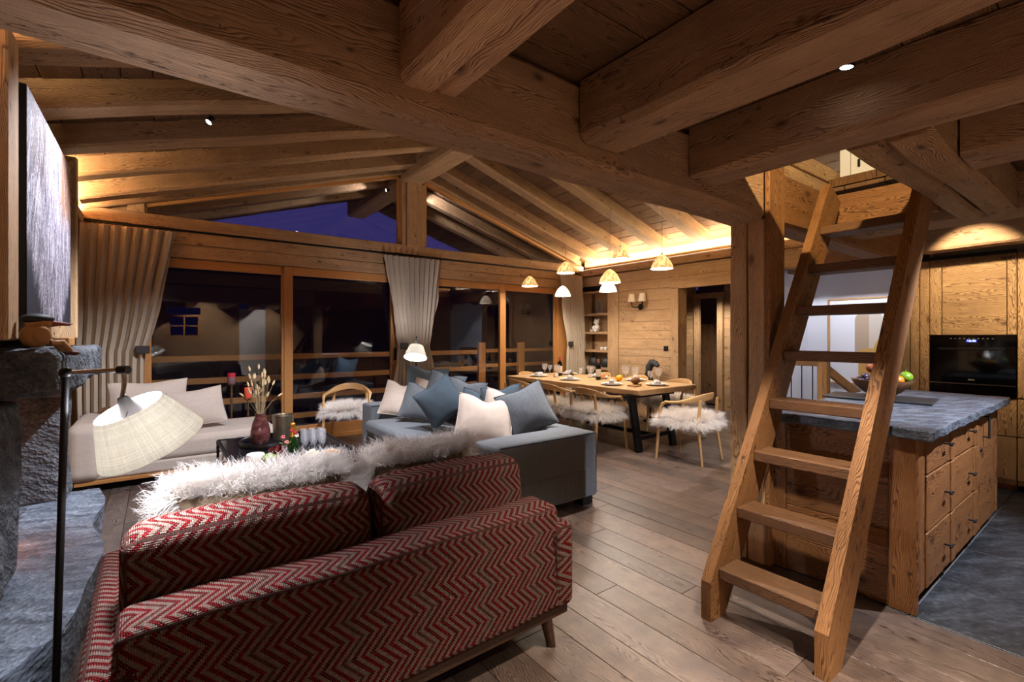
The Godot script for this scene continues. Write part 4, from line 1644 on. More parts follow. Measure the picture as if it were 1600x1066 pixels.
	for k in 10:
		var s := Geo.new()
		s.cbox(Vector3(xf - 0.018, 1.374, -1.145 + k * 0.032), Vector3(0.001, 0.004, 0.012), 0.0)
		part(o, "sensor_mark", s, plainm(Color(0.6, 0.6, 0.6), 0.5))

func text_on(parent: Node, called: String, txt: String, at: Vector3, turn: float, size: float, m: Material, depth: float) -> void:
	var tm := TextMesh.new()
	tm.text = txt
	var f := SystemFont.new()
	f.font_names = PackedStringArray(["Droid Sans"])
	tm.font = f
	tm.font_size = 32
	tm.pixel_size = size / 23.0
	tm.depth = depth
	var o := MeshInstance3D.new()
	o.name = called
	o.mesh = tm
	o.material_override = m
	parent.add_child(o, true)
	o.position = at
	o.rotation.y = turn

func rock(ctr: Vector3, size: Vector3, r: float, amp: float, sd: int, mid := 14, fq := 2.2) -> Geo:
	var n1 := noise(sd, fq)
	n1.fractal_type = FastNoiseLite.FRACTAL_FBM
	n1.fractal_octaves = 3
	var g := Geo.new()
	g.rbox(ctr, size, r, 2, mid, func(p: Vector3) -> Vector3:
		return p + Vector3(n1.get_noise_3dv(p), n1.get_noise_3dv(p + Vector3(31, 0, 0)), n1.get_noise_3dv(p + Vector3(0, 47, 0))) * amp)
	g.weld()
	return g

func make_fireplace() -> void:
	# rough slate hearth slab with a wavy front edge
	var n1 := noise(81, 1.3)
	var h := Geo.new()
	var edge := func(s: float) -> float:   # x of the front edge along z from near (0) to far (1)
		return -0.245 + 0.05 * sin(s * 5.2 + 0.6) + 0.02 * sin(s * 17.0) - 0.22 * pow(1.0 - s, 6.0) - 0.05 * pow(s, 12.0)
	h.sheet(60, 20, func(s: float, t: float) -> Vector3:
		var z := -2.17 - s * 2.36
		var x: float = lerpf(-0.93, edge.call(s), t)
		return Vector3(x, 0.30 + 0.012 * n1.get_noise_2d(x * 3.0, z * 3.0) + 0.004 * n1.get_noise_2d(x * 14.0, z * 14.0), z), Vector2.ONE)
	h.sheet(60, 6, func(s: float, t: float) -> Vector3:
		var z := -2.17 - s * 2.36
		var x: float = edge.call(s) + 0.012 * n1.get_noise_2d(z * 9.0, t * 5.0) * sin(t * PI) - t * 0.03
		return Vector3(x, lerpf(0.30 + 0.012 * n1.get_noise_2d(edge.call(s) * 3.0, z * 3.0), 0.0, t), z), Vector2.ONE)
	h.sheet(20, 4, func(s: float, t: float) -> Vector3:
		var x: float = lerpf(-0.93, edge.call(0.0), s)
		return Vector3(x, lerpf(0.30, 0.0, t), -2.17 + 0.01 * sin(s * 9.0)), Vector2.ONE)
	h.sheet(20, 4, func(s: float, t: float) -> Vector3:
		var x: float = lerpf(-0.93, edge.call(1.0), s)
		return Vector3(x, lerpf(0.30, 0.0, t), -4.53), Vector2.ONE, true)
	h.weld()
	var f := thing("fireplace", "rustic fireplace of massive grey stone blocks with a slate hearth", "fireplace")
	part(f, "hearth", h, M.slate)
	part(f, "mantel", rock(Vector3(-0.66, 1.215, -3.94), Vector3(0.6, 0.22, 1.95), 0.035, 0.035, 401, 24), M.stone)
	part(f, "pillar", rock(Vector3(-0.74, 0.7, -2.98), Vector3(0.44, 0.8, 0.40), 0.03, 0.03, 402), M.stone)
	part(f, "pillar", rock(Vector3(-0.70, 0.7, -4.48), Vector3(0.40, 0.8, 0.30), 0.03, 0.03, 403), M.stone)
	var b := Geo.new()
	b.cbox(Vector3(-0.92, 0.7, -3.7), Vector3(0.06, 0.8, 1.4), 0.0)
	part(f, "fireback", b, M.firewall)
	# flames
	var fl := Geo.new()
	var nf := noise(9, 1.0)
	for k in 7:
		var z := -3.16 - k * 0.09
		var hh := 0.26 + 0.12 * nf.get_noise_1d(k * 3.1)
		fl.lathe([Vector2(0.0, 0), Vector2(0.03, 0.03), Vector2(0.034, hh * 0.3), Vector2(0.018, hh * 0.65), Vector2(0.0, hh)], 8, Vector3(-0.70 + 0.03 * nf.get_noise_1d(k * 7.7), 0.32, z))
	part(f, "flame", fl, glow(Color(1.0, 0.50, 0.08), 1.3))
	omni(f, Vector3(-0.78, 0.5, -3.5), Color(1.0, 0.62, 0.26), 0.06, 0.08)
	# timber-clad chimney breast: near post, slot, far casing
	var w := struct("wall_chimney")
	for q in [[-0.73, -3.0, 0.44, 0.20], [-0.592, -4.835, 0.216, 0.07]]:
		var g := Geo.new()
		g.col = tone(1.0, 1.06)
		g.cbox(Vector3(q[0], 2.06, q[1]), Vector3(q[2], 1.36, q[3]), 0.008, 1)
		part(w, "post", g, M.wall)
	var bk := Geo.new()
	bk.cbox(Vector3(-0.72, 2.06, -3.95), Vector3(0.2, 1.36, 1.68), 0.004, 1)
	part(w, "boarding", bk, M.roof)
	# picture of shaggy hair
	var p := thing("hair_picture", "large unframed photograph of shaggy pale animal hair above the stone mantel", "picture", Vector3(-0.515, 2.035, -3.9))
	var cv := Geo.new()
	cv.cbox(Vector3.ZERO, Vector3(0.03, 1.13, 1.42), 0.003)
	part(p, "panel", cv, plainm(Color(0.10, 0.09, 0.10), 0.8))
	var im := Geo.new()
	var b0 := im.v.size()
	for q in [[-1, -1, 1, 1], [-1, 1, 1, 0], [1, 1, 0, 0], [1, -1, 0, 1]]:
		im.vert(Vector3(0.0165, 0.563 * q[1], 0.708 * q[0]), Vector3.RIGHT, Vector2(q[2], q[3]))
	im.quad(b0, b0 + 1, b0 + 2, b0 + 3)
	var pm := plainm(Color(1, 1, 1), 0.7)
	pm.albedo_texture = hair_tex()
	part(p, "print", im, pm)
# ---------------------------------------------------------------- fur, cushions, sofas, curtains
func tuft(sd: int, count: int, ln: float, rad: float, curl: float, wid: float) -> ArrayMesh:
	var r := RandomNumberGenerator.new()
	r.seed = sd
	var g := Geo.new()
	for k in count:
		var a := r.randf() * TAU
		var q := sqrt(r.randf()) * rad
		var p := Vector3(cos(a) * q, 0, sin(a) * q)
		var lean := Vector3(r.randf_range(-0.35, 0.35), 1.0, r.randf_range(-0.35, 0.35)).normalized()
		var L := ln * r.randf_range(0.65, 1.1)
		var side := Vector3(cos(a * 3.0), 0, sin(a * 3.0))
		var ph := r.randf() * TAU
		var segs := 5
		var base := g.v.size()
		for s in segs + 1:
			var t := float(s) / segs
			var c := p + lean * L * t + Vector3(cos(ph + t * 5.0), 0, sin(ph + t * 5.0)) * curl * L * t
			var w := wid * (1.0 - t * 0.85)
			var nn := side.cross(lean).normalized()
			g.vert(c - side * w, (nn - side * 0.4).normalized(), Vector2(0, t))
			g.vert(c + side * w, (nn + side * 0.4).normalized(), Vector2(1, t))
		for s in segs:
			var o := base + s * 2
			g.quad(o, o + 1, o + 3, o + 2)
	return g.mesh()

var tufts := {}
func fur(parent: Node, pts: PackedVector3Array, nor: PackedVector3Array, kind: String, droop: float, sc: float, jit := 0.35) -> void:
	if not tufts.has(kind):
		tufts[kind] = tuft(31, 14, 0.11, 0.02, 0.22, 0.0013) if kind == "curly" else tuft(37, 14, 0.085, 0.016, 0.08, 0.0013)
	var mm := MultiMesh.new()
	mm.transform_format = MultiMesh.TRANSFORM_3D
	mm.mesh = tufts[kind]
	mm.instance_count = pts.size()
	for i in pts.size():
		var up := (nor[i] + Vector3(rnd(-jit, jit), rnd(-jit, jit), rnd(-jit, jit)) + Vector3.DOWN * droop).normalized()
		var x := up.cross(Vector3(rnd(-1, 1), rnd(-1, 1), rnd(-1, 1))).normalized()
		var s := sc * rnd(0.75, 1.2)
		mm.set_instance_transform(i, Transform3D(Basis(x, up, x.cross(up)).scaled_local(Vector3.ONE * s), pts[i]))
	var o := MultiMeshInstance3D.new()
	o.name = "fur"
	o.multimesh = mm
	o.material_override = M.fur
	o.set_meta("kind", "stuff")
	parent.add_child(o, true)

# pillow outline in local x (width), y (height), thickness along z; returns point for (s,t) in -1..1
func pillow_pt(s: float, t: float, w: float, h: float, th: float, sgn: float, chop: float) -> Vector3:
	var ps := 1.0 - 0.09 * (1.0 - t * t) * signf(1.0) * 1.0
	var x := s * w * 0.5 * (1.0 - 0.07 * (1.0 - t * t))
	var y := t * h * 0.5 * (1.0 - 0.07 * (1.0 - s * s))
	y -= chop * h * exp(-s * s * 7.0) * smoothstep(0.1, 1.0, t)
	var k := pow(maxf(0.0, (1.0 - s * s)), 0.62) * pow(maxf(0.0, (1.0 - t * t)), 0.62)
	return Vector3(x, y, sgn * th * 0.5 * k)

func cushion(called: String, label: String, m: Material, at: Vector3, bas: Basis, w: float, h: float, th: float, chop: float, piping: Material = null, group := "") -> Node3D:
	var o := thing(called, label, "cushion", at, 0.0, group)
	o.basis = bas
	var g := Geo.new()
	var n1 := noise(int(at.x * 100 + at.z * 37), 7.0)
	for sgn in [1.0, -1.0]:
		g.sheet(20, 20, func(s: float, t: float) -> Vector3:
			var p := pillow_pt(s * 2 - 1, t * 2 - 1, w, h, th, sgn, chop)
			var e: float = (1.0 - pow(absf(s * 2 - 1), 6.0)) * (1.0 - pow(absf(t * 2 - 1), 6.0))
			p.z += 0.007 * n1.get_noise_3d(p.x, p.y, sgn) * e
			return p, Vector2(w, h), sgn < 0)
	part(o, "cover", g, m)
	if piping != null:
		var pts := []
		for k in 4:
			for q in 10:
				var f := -1.0 + 2.0 * q / 10.0
				var st := Vector2(f, -1) if k == 0 else (Vector2(1, f) if k == 1 else (Vector2(-f, 1) if k == 2 else Vector2(-1, -f)))
				pts.append(pillow_pt(st.x, st.y, w, h, th, 1.0, chop))
		pts.append(pts[0])
		var pg := Geo.new()
		pg.tube(pts, [0.0045], 6)
		part(o, "piping", pg, piping)
	return o

func face(fwd: Vector3, tilt: float, roll := 0.0) -> Basis:
	# local +z looks along fwd, leaning back by tilt, turned by roll in its own plane
	var z := fwd.normalized()
	var x := Vector3.UP.cross(z).normalized()
	var b := Basis(x, z.cross(x), z)
	return Basis(x, -tilt) * b * Basis(Vector3.BACK, roll)

func make_red_sofa() -> void:
	var o := thing("red_sofa", "red and beige zigzag-weave sofa seen from behind", "sofa", Vector3(0.69, 0, -1.56), deg_to_rad(1.2))
	# local: x along the sofa, z forward is -z (away from the camera)
	var L := 1.66
	var bk := Geo.new()
	bk.us = Vector2.ONE
	bk.rbox(Vector3(0.0, 0.40, -0.10), Vector3(1.56, 0.46, 0.20), 0.035, 3, 8, func(p: Vector3) -> Vector3:
		return p + Vector3(0, 0.004 * sin(p.x * 9.0), (p.y - 0.17) * -0.06))
	part(o, "back_frame", bk, M.zig)
	for q in [[-0.79, -1], [0.79, 1]]:
		var a := Geo.new()
		a.rbox(Vector3(q[0], 0.355, -0.475), Vector3(0.13, 0.38, 0.95), 0.04, 3, 6, null, 2)
		part(o, "arm", a, M.zig)
	for q in [[-0.392, 0.77], [0.378, 0.74]]:
		var c := Geo.new()
		c.rbox(Vector3(q[0], 0.60, -0.29), Vector3(q[1], 0.42, 0.19), 0.07, 4, 8, func(p: Vector3) -> Vector3:
			var u: float = (p.x - q[0]) / (q[1] * 0.5)
			return p + Vector3(0, 0.012 * (1.0 - u * u) * signf(p.y - 0.6), (p.y - 0.4) * -0.12 + 0.015 * (1.0 - u * u) * signf(p.z + 0.29)))
		part(o, "back_cushion", c, M.zig)
		var s := Geo.new()
		s.rbox(Vector3(q[0], 0.36, -0.62), Vector3(q[1] - 0.05, 0.16, 0.58), 0.04, 3, 4)
		part(o, "seat_cushion", s, M.zig)
	var pl := Geo.new()
	pl.cbox(Vector3(0, 0.15, -0.475), Vector3(1.66, 0.05, 0.90), 0.006, 0)
	part(o, "wooden_base", pl, M.walnut)
	for q in [[-0.68, -0.06], [0.72, -0.06], [-0.68, -0.85], [0.72, -0.85]]:
		var g := Geo.new()
		var out := Vector3(signf(q[0]) * 0.02, 0, 0.02 if q[1] > -0.4 else -0.02)
		g.tube([Vector3(q[0], 0.14, q[1]), Vector3(q[0], 0.0, q[1]) + out], [0.036, 0.026], 4)
		part(o, "leg", g, M.walnut)
	# two shaggy cushions lying against the back
	for k in 2:
		var at := Vector3(0.36, 0.625, -2.25) if k == 0 else Vector3(1.03, 0.635, -2.19)
		var fc := thing("fur_cushion", "shaggy white sheepskin cushion at the %s" % ("lamp end of the red sofa" if k == 0 else "end of the red sofa beside the grey one"), "cushion", at)
		fc.basis = face(Vector3(0.05 if k == 0 else -0.04, 0.0, -1.0), 0.42 if k == 0 else 0.35)
		var w := 0.62 if k == 0 else 0.50
		var h := 0.39
		var th := 0.17
		var g := Geo.new()
		for sgn in [1.0, -1.0]:
			g.sheet(18, 14, func(s: float, t: float) -> Vector3:
				return pillow_pt(s * 2 - 1, t * 2 - 1, w, h, th, sgn, 0.02), Vector2.ONE, sgn < 0)
		part(fc, "hide", g, M.hide)
		var P := PackedVector3Array()
		var N := PackedVector3Array()
		for i in 1500:
			var s := rnd(-1, 1)
			var t := rnd(-1, 1)
			if i % 3 == 0:
				if rng.randf() < 0.5:
					s = signf(s) * rnd(0.9, 1.0)
				else:
					t = signf(t) * rnd(0.9, 1.0)
			P.append(pillow_pt(s, t, w, h, th, 1.0, 0.02))
			N.append(Vector3(s * s * s * 0.9, t * t * t * 0.9 + 0.15, 0.75).normalized())
		for i in 420:
			var a := rnd(0, 4)
			var f := rnd(-1, 1)
			var st := Vector2(f, 1) if a < 1.6 else (Vector2(1, f) if a < 2.4 else (Vector2(-1, f) if a < 3.2 else Vector2(f, 1)))
			P.append(pillow_pt(st.x, st.y, w, h, th, 1.0, 0.02))
			N.append(Vector3(st.x * (1.0 if absf(st.x) > 0.99 else 0.2), st.y * (1.0 if absf(st.y) > 0.99 else 0.2), -0.35).normalized())
		fur(fc, P, N, "curly", 0.1, 1.0, 0.3)

func make_grey_sofa() -> void:
	var o := thing("grey_sofa", "long blue-grey fabric sofa facing the coffee table", "sofa")
	var x0 := 1.96
	var x1 := 2.95
	var g := Geo.new()
	g.rbox(Vector3(2.46, 0.19, -4.19), Vector3(0.98, 0.24, 2.86), 0.02, 2, 3, null, 2)
	part(o, "base", g, M.grey)
	var a1 := Geo.new()
	a1.rbox(Vector3((x0 + x1) * 0.5, 0.335, -5.48), Vector3(x1 - x0, 0.53, 0.30), 0.025, 3, 4)
	part(o, "arm", a1, M.grey)
	var a2 := Geo.new()
	a2.rbox(Vector3((x0 + x1) * 0.5 - 0.03, 0.335, -2.915), Vector3(x1 - x0 + 0.06, 0.53, 0.30), 0.03, 3, 6, func(p: Vector3) -> Vector3:
		return p + Vector3(0, 0.008 * sin((p.x - 1.9) * 3.0) * (1.0 if p.y > 0.5 else 0.0), 0))
	part(o, "arm", a2, M.grey)
	for q in [[a1, -5.33], [a2, -2.765]]:
		var pp := Geo.new()
		var z: float = q[1]
		pp.tube([Vector3(x0 + 0.0, 0.592, z), Vector3(x1 - 0.01, 0.592, z)], [0.005], 6)
		pp.tube([Vector3(x1 - 0.008, 0.59, z), Vector3(x1 - 0.008, 0.09, z)], [0.005], 6)
		part(o, "piping", pp, M.greydark)
	var b := Geo.new()
	b.rbox(Vector3(2.82, 0.335, -4.2), Vector3(0.26, 0.53, 2.3), 0.03, 3, 4, null, 2)
	part(o, "back", b, M.grey)
	for k in 2:
		var s := Geo.new()
		var zc := -4.76 + k * 1.13
		s.rbox(Vector3(2.29, 0.37, zc), Vector3(0.82, 0.15, 1.12), 0.05, 3, 8, func(p: Vector3) -> Vector3:
			var u: float = (p.z - zc) / 0.56
			var v: float = (p.x - 2.29) / 0.41
			return p + Vector3(0, 0.025 * (1.0 - u * u) * (1.0 - v * v) * (1.0 if p.y > 0.37 else 0.0), 0), 2)
		s.weld()
		part(o, "seat_cushion", s, M.grey)
	for q in [[2.1, -5.5], [2.85, -5.5], [2.1, -2.9], [2.86, -2.84]]:
		var f := Geo.new()
		f.cbox(Vector3(q[0], 0.037, q[1]), Vector3(0.12, 0.075, 0.12), 0.006)
		part(o, "foot", f, M.black)
	# scatter cushions
	var C := [
		["ivory scatter cushion nearest the far arm of the grey sofa", M.ivory, Vector3(2.20, 0.685, -5.10), Vector3(-0.75, 0, 0.65), 0.42, -0.12, 0.414, 0.405, 0.16, 0.1, M.ivory],
		["pale blue velvet cushion standing at the window end of the grey sofa", M.paleblue, Vector3(2.60, 0.830, -5.20), Vector3(-0.5, 0, 0.86), 0.30, -0.1, 0.504, 0.405, 0.17, 0.09, M.paleblue],
		["small ivory cushion peeking out behind the grey tweed one", M.ivory, Vector3(2.50, 0.730, -4.98), Vector3(-0.8, 0, 0.6), 0.34, -0.05, 0.378, 0.370, 0.15, 0.06, M.ivory],
		["grey tweed cushion with a dark edge second along the grey sofa", M.grey, Vector3(2.30, 0.685, -4.72), Vector3(-0.72, 0, 0.7), 0.44, -0.15, 0.450, 0.405, 0.17, 0.11, M.greydark],
		["light grey cushion with a pointed corner in the back row of the grey sofa", M.grey, Vector3(2.57, 0.790, -4.72), Vector3(-0.75, 0, 0.6), 0.32, -0.2, 0.450, 0.422, 0.17, 0.08, M.greydark],
		["dark slate-blue velvet cushion tilted forward in the middle of the grey sofa", M.blue, Vector3(2.26, 0.680, -4.22), Vector3(-0.62, 0, 0.78), 0.24, 0.62, 0.414, 0.405, 0.17, 0.02, M.blue],
		["grey cushion with dark piping standing behind the dark velvet one", M.grey, Vector3(2.57, 0.750, -4.28), Vector3(-0.78, 0, 0.6), 0.34, -0.15, 0.432, 0.405, 0.16, 0.08, M.greydark],
		["blue-grey cushion tucked behind the large white one", M.blue, Vector3(2.50, 0.690, -3.88), Vector3(-0.75, 0, 0.6), 0.37, -0.1, 0.414, 0.387, 0.16, 0.09, M.greydark],
		["large white cushion flopped over towards the near arm of the grey sofa", M.ivory, Vector3(2.26, 0.660, -3.42), Vector3(-0.55, 0, 0.84), 0.52, -0.12, 0.504, 0.440, 0.18, 0.13, M.ivory],
		["small cream cushion upright behind the large white one", M.ivory, Vector3(2.54, 0.710, -3.56), Vector3(-0.7, 0, 0.6), 0.32, -0.15, 0.378, 0.387, 0.14, 0.06, M.ivory],
		["dark blue velvet cushion against the back of the grey sofa", M.blue, Vector3(2.60, 0.740, -3.66), Vector3(-0.8, 0, 0.6), 0.32, 0.15, 0.396, 0.387, 0.16, 0.08, M.blue],
		["grey tweed cushion with a dark seam leaning on the near end of the grey sofa", M.grey, Vector3(2.60, 0.750, -3.27), Vector3(-0.5, 0, 0.86), 0.42, 0.38, 0.450, 0.422, 0.2, 0.03, M.greydark]]
	for c in C:
		var bs := face(c[3], c[4], c[5])
		var low := 9.0
		for sx in [-0.5, 0.5]:
			for sy in [-0.5, 0.5]:
				low = minf(low, c[2].y + (bs * Vector3(sx * c[6], sy * c[7], 0)).y)
		c[2].y += maxf(0.0, 0.468 - low)
		cushion("scatter_cushion", c[0], c[1], c[2], bs, c[6], c[7], c[8], c[9], c[10], "cushions on the grey sofa")

func make_cream_sofa() -> void:
	var o := thing("cream_sofa", "cream boucle daybed sofa in front of the window by the fireplace", "sofa")
	var n1 := noise(4, 2.0)
	var s := Geo.new()
	s.rbox(Vector3(0.24, 0.315, -6.05), Vector3(1.62, 0.23, 0.86), 0.07, 4, 8, func(p: Vector3) -> Vector3:
		return p + Vector3(0, 0.015 * n1.get_noise_2d(p.x * 1.2, p.z) * (1.0 if p.y > 0.3 else 0.0), 0))
	s.weld()
	part(o, "seat", s, M.cream)
	var b := Geo.new()
	b.rbox(Vector3(0.22, 0.16, -6.06), Vector3(1.66, 0.12, 0.86), 0.03, 3, 2)
	part(o, "base", b, M.cream)
	var a := Geo.new()
	a.rbox(Vector3(-0.52, 0.36, -6.02), Vector3(0.24, 0.52, 0.90), 0.09, 4, 4)
	part(o, "arm", a, M.cream)
	var bk := Geo.new()
	bk.rbox(Vector3(-0.15, 0.46, -6.40), Vector3(0.70, 0.42, 0.20), 0.08, 4, 4)
	part(o, "back", bk, M.cream)
	var pl := Geo.new()
	pl.cbox(Vector3(0.22, 0.085, -6.04), Vector3(1.62, 0.035, 0.84), 0.004)
	part(o, "wooden_base", pl, M.pine)
	for q in [[-0.5, -5.7], [0.9, -5.7], [-0.5, -6.38], [0.9, -6.38]]:
		var f := Geo.new()
		f.cbox(Vector3(q[0], 0.034, q[1]), Vector3(0.08, 0.068, 0.08), 0.004)
		part(o, "foot", f, M.black)
	cushion("back_cushion", "tall cream cushion standing against the window behind the lamp shade", M.cream, Vector3(-0.06, 0.70, -6.10), face(Vector3(0.1, 0, 1), 0.22, 0.02), 0.66, 0.50, 0.2, 0.03, null)
	cushion("back_cushion", "square cream cushion leaning in the middle of the cream sofa", M.cream, Vector3(0.34, 0.65, -5.98), face(Vector3(0.15, 0, 1), 0.35, 0.10), 0.50, 0.40, 0.16, 0.02, M.cream)

# curtain gathered at a tieback: top span, tie span, bottom span, y of tie
func curtain(label: String, tx0: float, tx1: float, mx0: float, mx1: float, bx0: float, bx1: float, z: float, folds: int, tie_y: float, ytop: float, tiex: float) -> void:
	var o := thing("curtain", label, "curtain")
	var g := Geo.new()
	var n1 := noise(int(tx0 * 31) + 5, 3.0)
	g.sheet(folds * 12, 40, func(s: float, t: float) -> Vector3:
		var y := lerpf(0.012, ytop, t)
		var x0: float
		var x1: float
		var k: float
		if y > tie_y:
			k = (y - tie_y) / (ytop - tie_y)
			var e := pow(k, 0.82)
			x0 = lerpf(mx0, tx0, e)
			x1 = lerpf(mx1, tx1, e)
		else:
			k = (tie_y - y) / tie_y
			var e := pow(k, 0.7)
			x0 = lerpf(mx0, bx0, e)
			x1 = lerpf(mx1, bx1, e)
		var ss := s + 0.02 * n1.get_noise_2d(s * 3.0, t * 0.8)
		var ph := ss * folds * TAU + 0.8 * n1.get_noise_2d(s * 2.0, 9.0 + t * 0.3)
		var w := (x1 - x0) / folds
		var dep := clampf(0.055 - 0.02 * absf(w - 0.07), 0.02, 0.05)
		return Vector3(lerpf(x0, x1, ss) + 0.22 * w * sin(ph * 2.0) * 0.5, y, z + dep * sin(ph)), Vector2(folds * 0.16, 2.4), false)
	part(o, "drape", g, M.curtain)
	var hk := Geo.new()
	for i in folds:
		hk.tube([Vector3(lerpf(tx0, tx1, (i + 0.25) / folds), ytop - 0.01, z + 0.02), Vector3(lerpf(tx0, tx1, (i + 0.25) / folds), ytop + 0.06, z - 0.02)], [0.003], 5)
	part(o, "hooks", hk, M.black)
	if tie_y > 0.2:
		var tb := Geo.new()
		tb.cbox(Vector3(tiex, tie_y, z + 0.075), Vector3(0.13, 0.085, 0.02), 0.008)
		part(o, "tieback", tb, plainm(Color(0.16, 0.14, 0.14), 0.8))

func make_curtains() -> void:
	curtain("beige linen curtain gathered beside the fireplace and the cream sofa", -0.66, 0.17, -0.68, -0.10, -0.66, -0.12, -6.60, 9, 1.25, 2.575, -0.13)
	curtain("beige linen curtain tied back in the middle of the window wall", 2.62, 3.56, 2.85, 3.36, 2.74, 3.50, -6.60, 11, 1.25, 2.575, 2.90)
	curtain("beige linen curtain in the corner beside the shelf niche", 6.03, 6.62, 6.22, 6.66, 6.16, 6.66, -6.58, 8, 1.25, 2.555, 6.24)
# ---------------------------------------------------------------- lamps
func cone_shade(parent: Node, at: Vector3, axis: Vector3, r0: float, r1: float, h: float) -> void:
	# axis points from the narrow top to the wide bottom
	var y := -axis.normalized()
	var x := y.cross(Vector3(0.3, 0.1, 0.9)).normalized()
	var b := Basis(x, y, x.cross(y))
	var g := Geo.new()
	g.xf = Transform3D(b, at)
	g.lathe([Vector2(r1 - 0.0015, -h), Vector2(r1, -h), Vector2(lerpf(r1, r0, 0.5), -h * 0.5), Vector2(r0, 0), Vector2(r0 - 0.0015, 0)], 40, Vector3.ZERO, Vector2(1.0, 0.18))
	g.lathe([Vector2(r0 - 0.0015, 0), Vector2(lerpf(r1, r0, 0.5) - 0.0015, -h * 0.5), Vector2(r1 - 0.0015, -h)], 40, Vector3.ZERO, Vector2(1.0, 0.18))
	part(parent, "shade", g, M.linen)
	var w := Geo.new()
	w.xf = g.xf
	for k in 3:
		var a := TAU * k / 3
		w.tube([Vector3(cos(a), 0, sin(a)) * r0 + Vector3(0, -0.004, 0), Vector3(0, -0.004, 0)], [0.0015], 5)
	part(parent, "spider", w, M.chrome)

func make_floor_lamps() -> void:
	var R := Vector3(0.8014, 0, 0.598)
	var t := thing("floor_lamp", "reading lamp with tilted linen shade over the arm of the red sofa", "floor lamp")
	var b := Geo.new()
	b.lathe([Vector2(0.11, 0), Vector2(0.11, 0.012), Vector2(0.1, 0.018), Vector2(0.012, 0.02), Vector2(0.0, 0.03)], 32, Vector3(-0.25, 0, -1.935))
	part(t, "base", b, M.blackmetal)
	var p := Geo.new()
	p.tube([Vector3(-0.25, 0.02, -1.935), Vector3(-0.217, 1.275, -1.909)], [0.0095], 12)
	part(t, "pole", p, M.blackmetal)
	var A := Vector3(-0.217, 1.291, -1.909)
	var B := Vector3(-0.083, 1.296, -1.872)
	var top := Vector3(-0.071, 1.181, -1.862)
	var ar := Geo.new()
	ar.tube([A, B], [0.007], 12)
	part(t, "arm", ar, M.chrome)
	var j := Geo.new()
	j.ball(A, Vector3.ONE * 0.017, 14)
	j.tube([A + Vector3(0, -0.02, 0), A], [0.012], 12)
	j.tube([B - R * 0.016, B + R * 0.014], [0.013], 14)
	part(t, "joint", j, M.blackmetal)
	var ax := (R * 0.24 + Vector3(0.598, 0, -0.8014) * 0.40 - Vector3.UP * 0.9).normalized()
	var sk := top + ax * 0.012
	var s := Geo.new()
	s.tube([B, B - Vector3(0, 0.03, 0) + R * 0.003, sk - ax * 0.045], [0.0075], 10)
	part(t, "stem", s, M.chrome)
	var c := Geo.new()
	c.tube([sk - ax * 0.05, sk - ax * 0.03, sk, sk + ax * 0.006], [0.012, 0.02, 0.032, 0.03], 20)
	c.tube([sk + ax * 0.006, sk + ax * 0.012], [0.024], 16)
	c.tube([sk + ax * 0.012, sk + ax * 0.018], [0.028], 16)
	part(t, "socket", c, M.steel)
	cone_shade(t, top, ax, 0.092, 0.148, 0.138)
	var bl := Geo.new()
	bl.ball(sk + ax * 0.085, Vector3.ONE * 0.03, 16)
	part(t, "bulb", bl, glow(COOL, 9.0))
	omni(t, sk + ax * 0.085, COOL, 0.42, 0.03)
	# second lamp by the middle curtain
	var t2 := thing("floor_lamp", "lit floor lamp with pale cone shade in front of the middle curtain", "floor lamp")
	var S := Vector3(2.757, 1.262, -5.82)
	var F := Vector3(-0.598, 0, 0.8014)
	var ax2 := (F * sin(0.42) - Vector3.UP * cos(0.42)).normalized()
	var b2 := Geo.new()
	b2.lathe([Vector2(0.11, 0), Vector2(0.11, 0.012), Vector2(0.1, 0.018), Vector2(0.012, 0.02), Vector2(0.0, 0.03)], 24, Vector3(2.85, 0, -6.0))
	part(t2, "base", b2, M.blackmetal)
	var p2 := Geo.new()
	p2.tube([Vector3(2.85, 0.02, -6.0), Vector3(2.80, 1.36, -5.93)], [0.008], 10)
	part(t2, "pole", p2, M.blackmetal)
	var a2 := Geo.new()
	a2.tube([Vector3(2.80, 1.36, -5.93), Vector3(2.762, 1.392, -5.82)], [0.006], 8)
	a2.tube([Vector3(2.762, 1.392, -5.82), S - ax2 * 0.02], [0.007], 8)
	part(t2, "arm", a2, M.blackmetal)
	cone_shade(t2, S, ax2, 0.092, 0.15, 0.16)
	var bl2 := Geo.new()
	bl2.ball(S + ax2 * 0.07, Vector3.ONE * 0.03, 16)
	part(t2, "bulb", bl2, glow(COOL, 9.0))
	omni(t2, S + ax2 * 0.07, COOL, 0.5, 0.03)

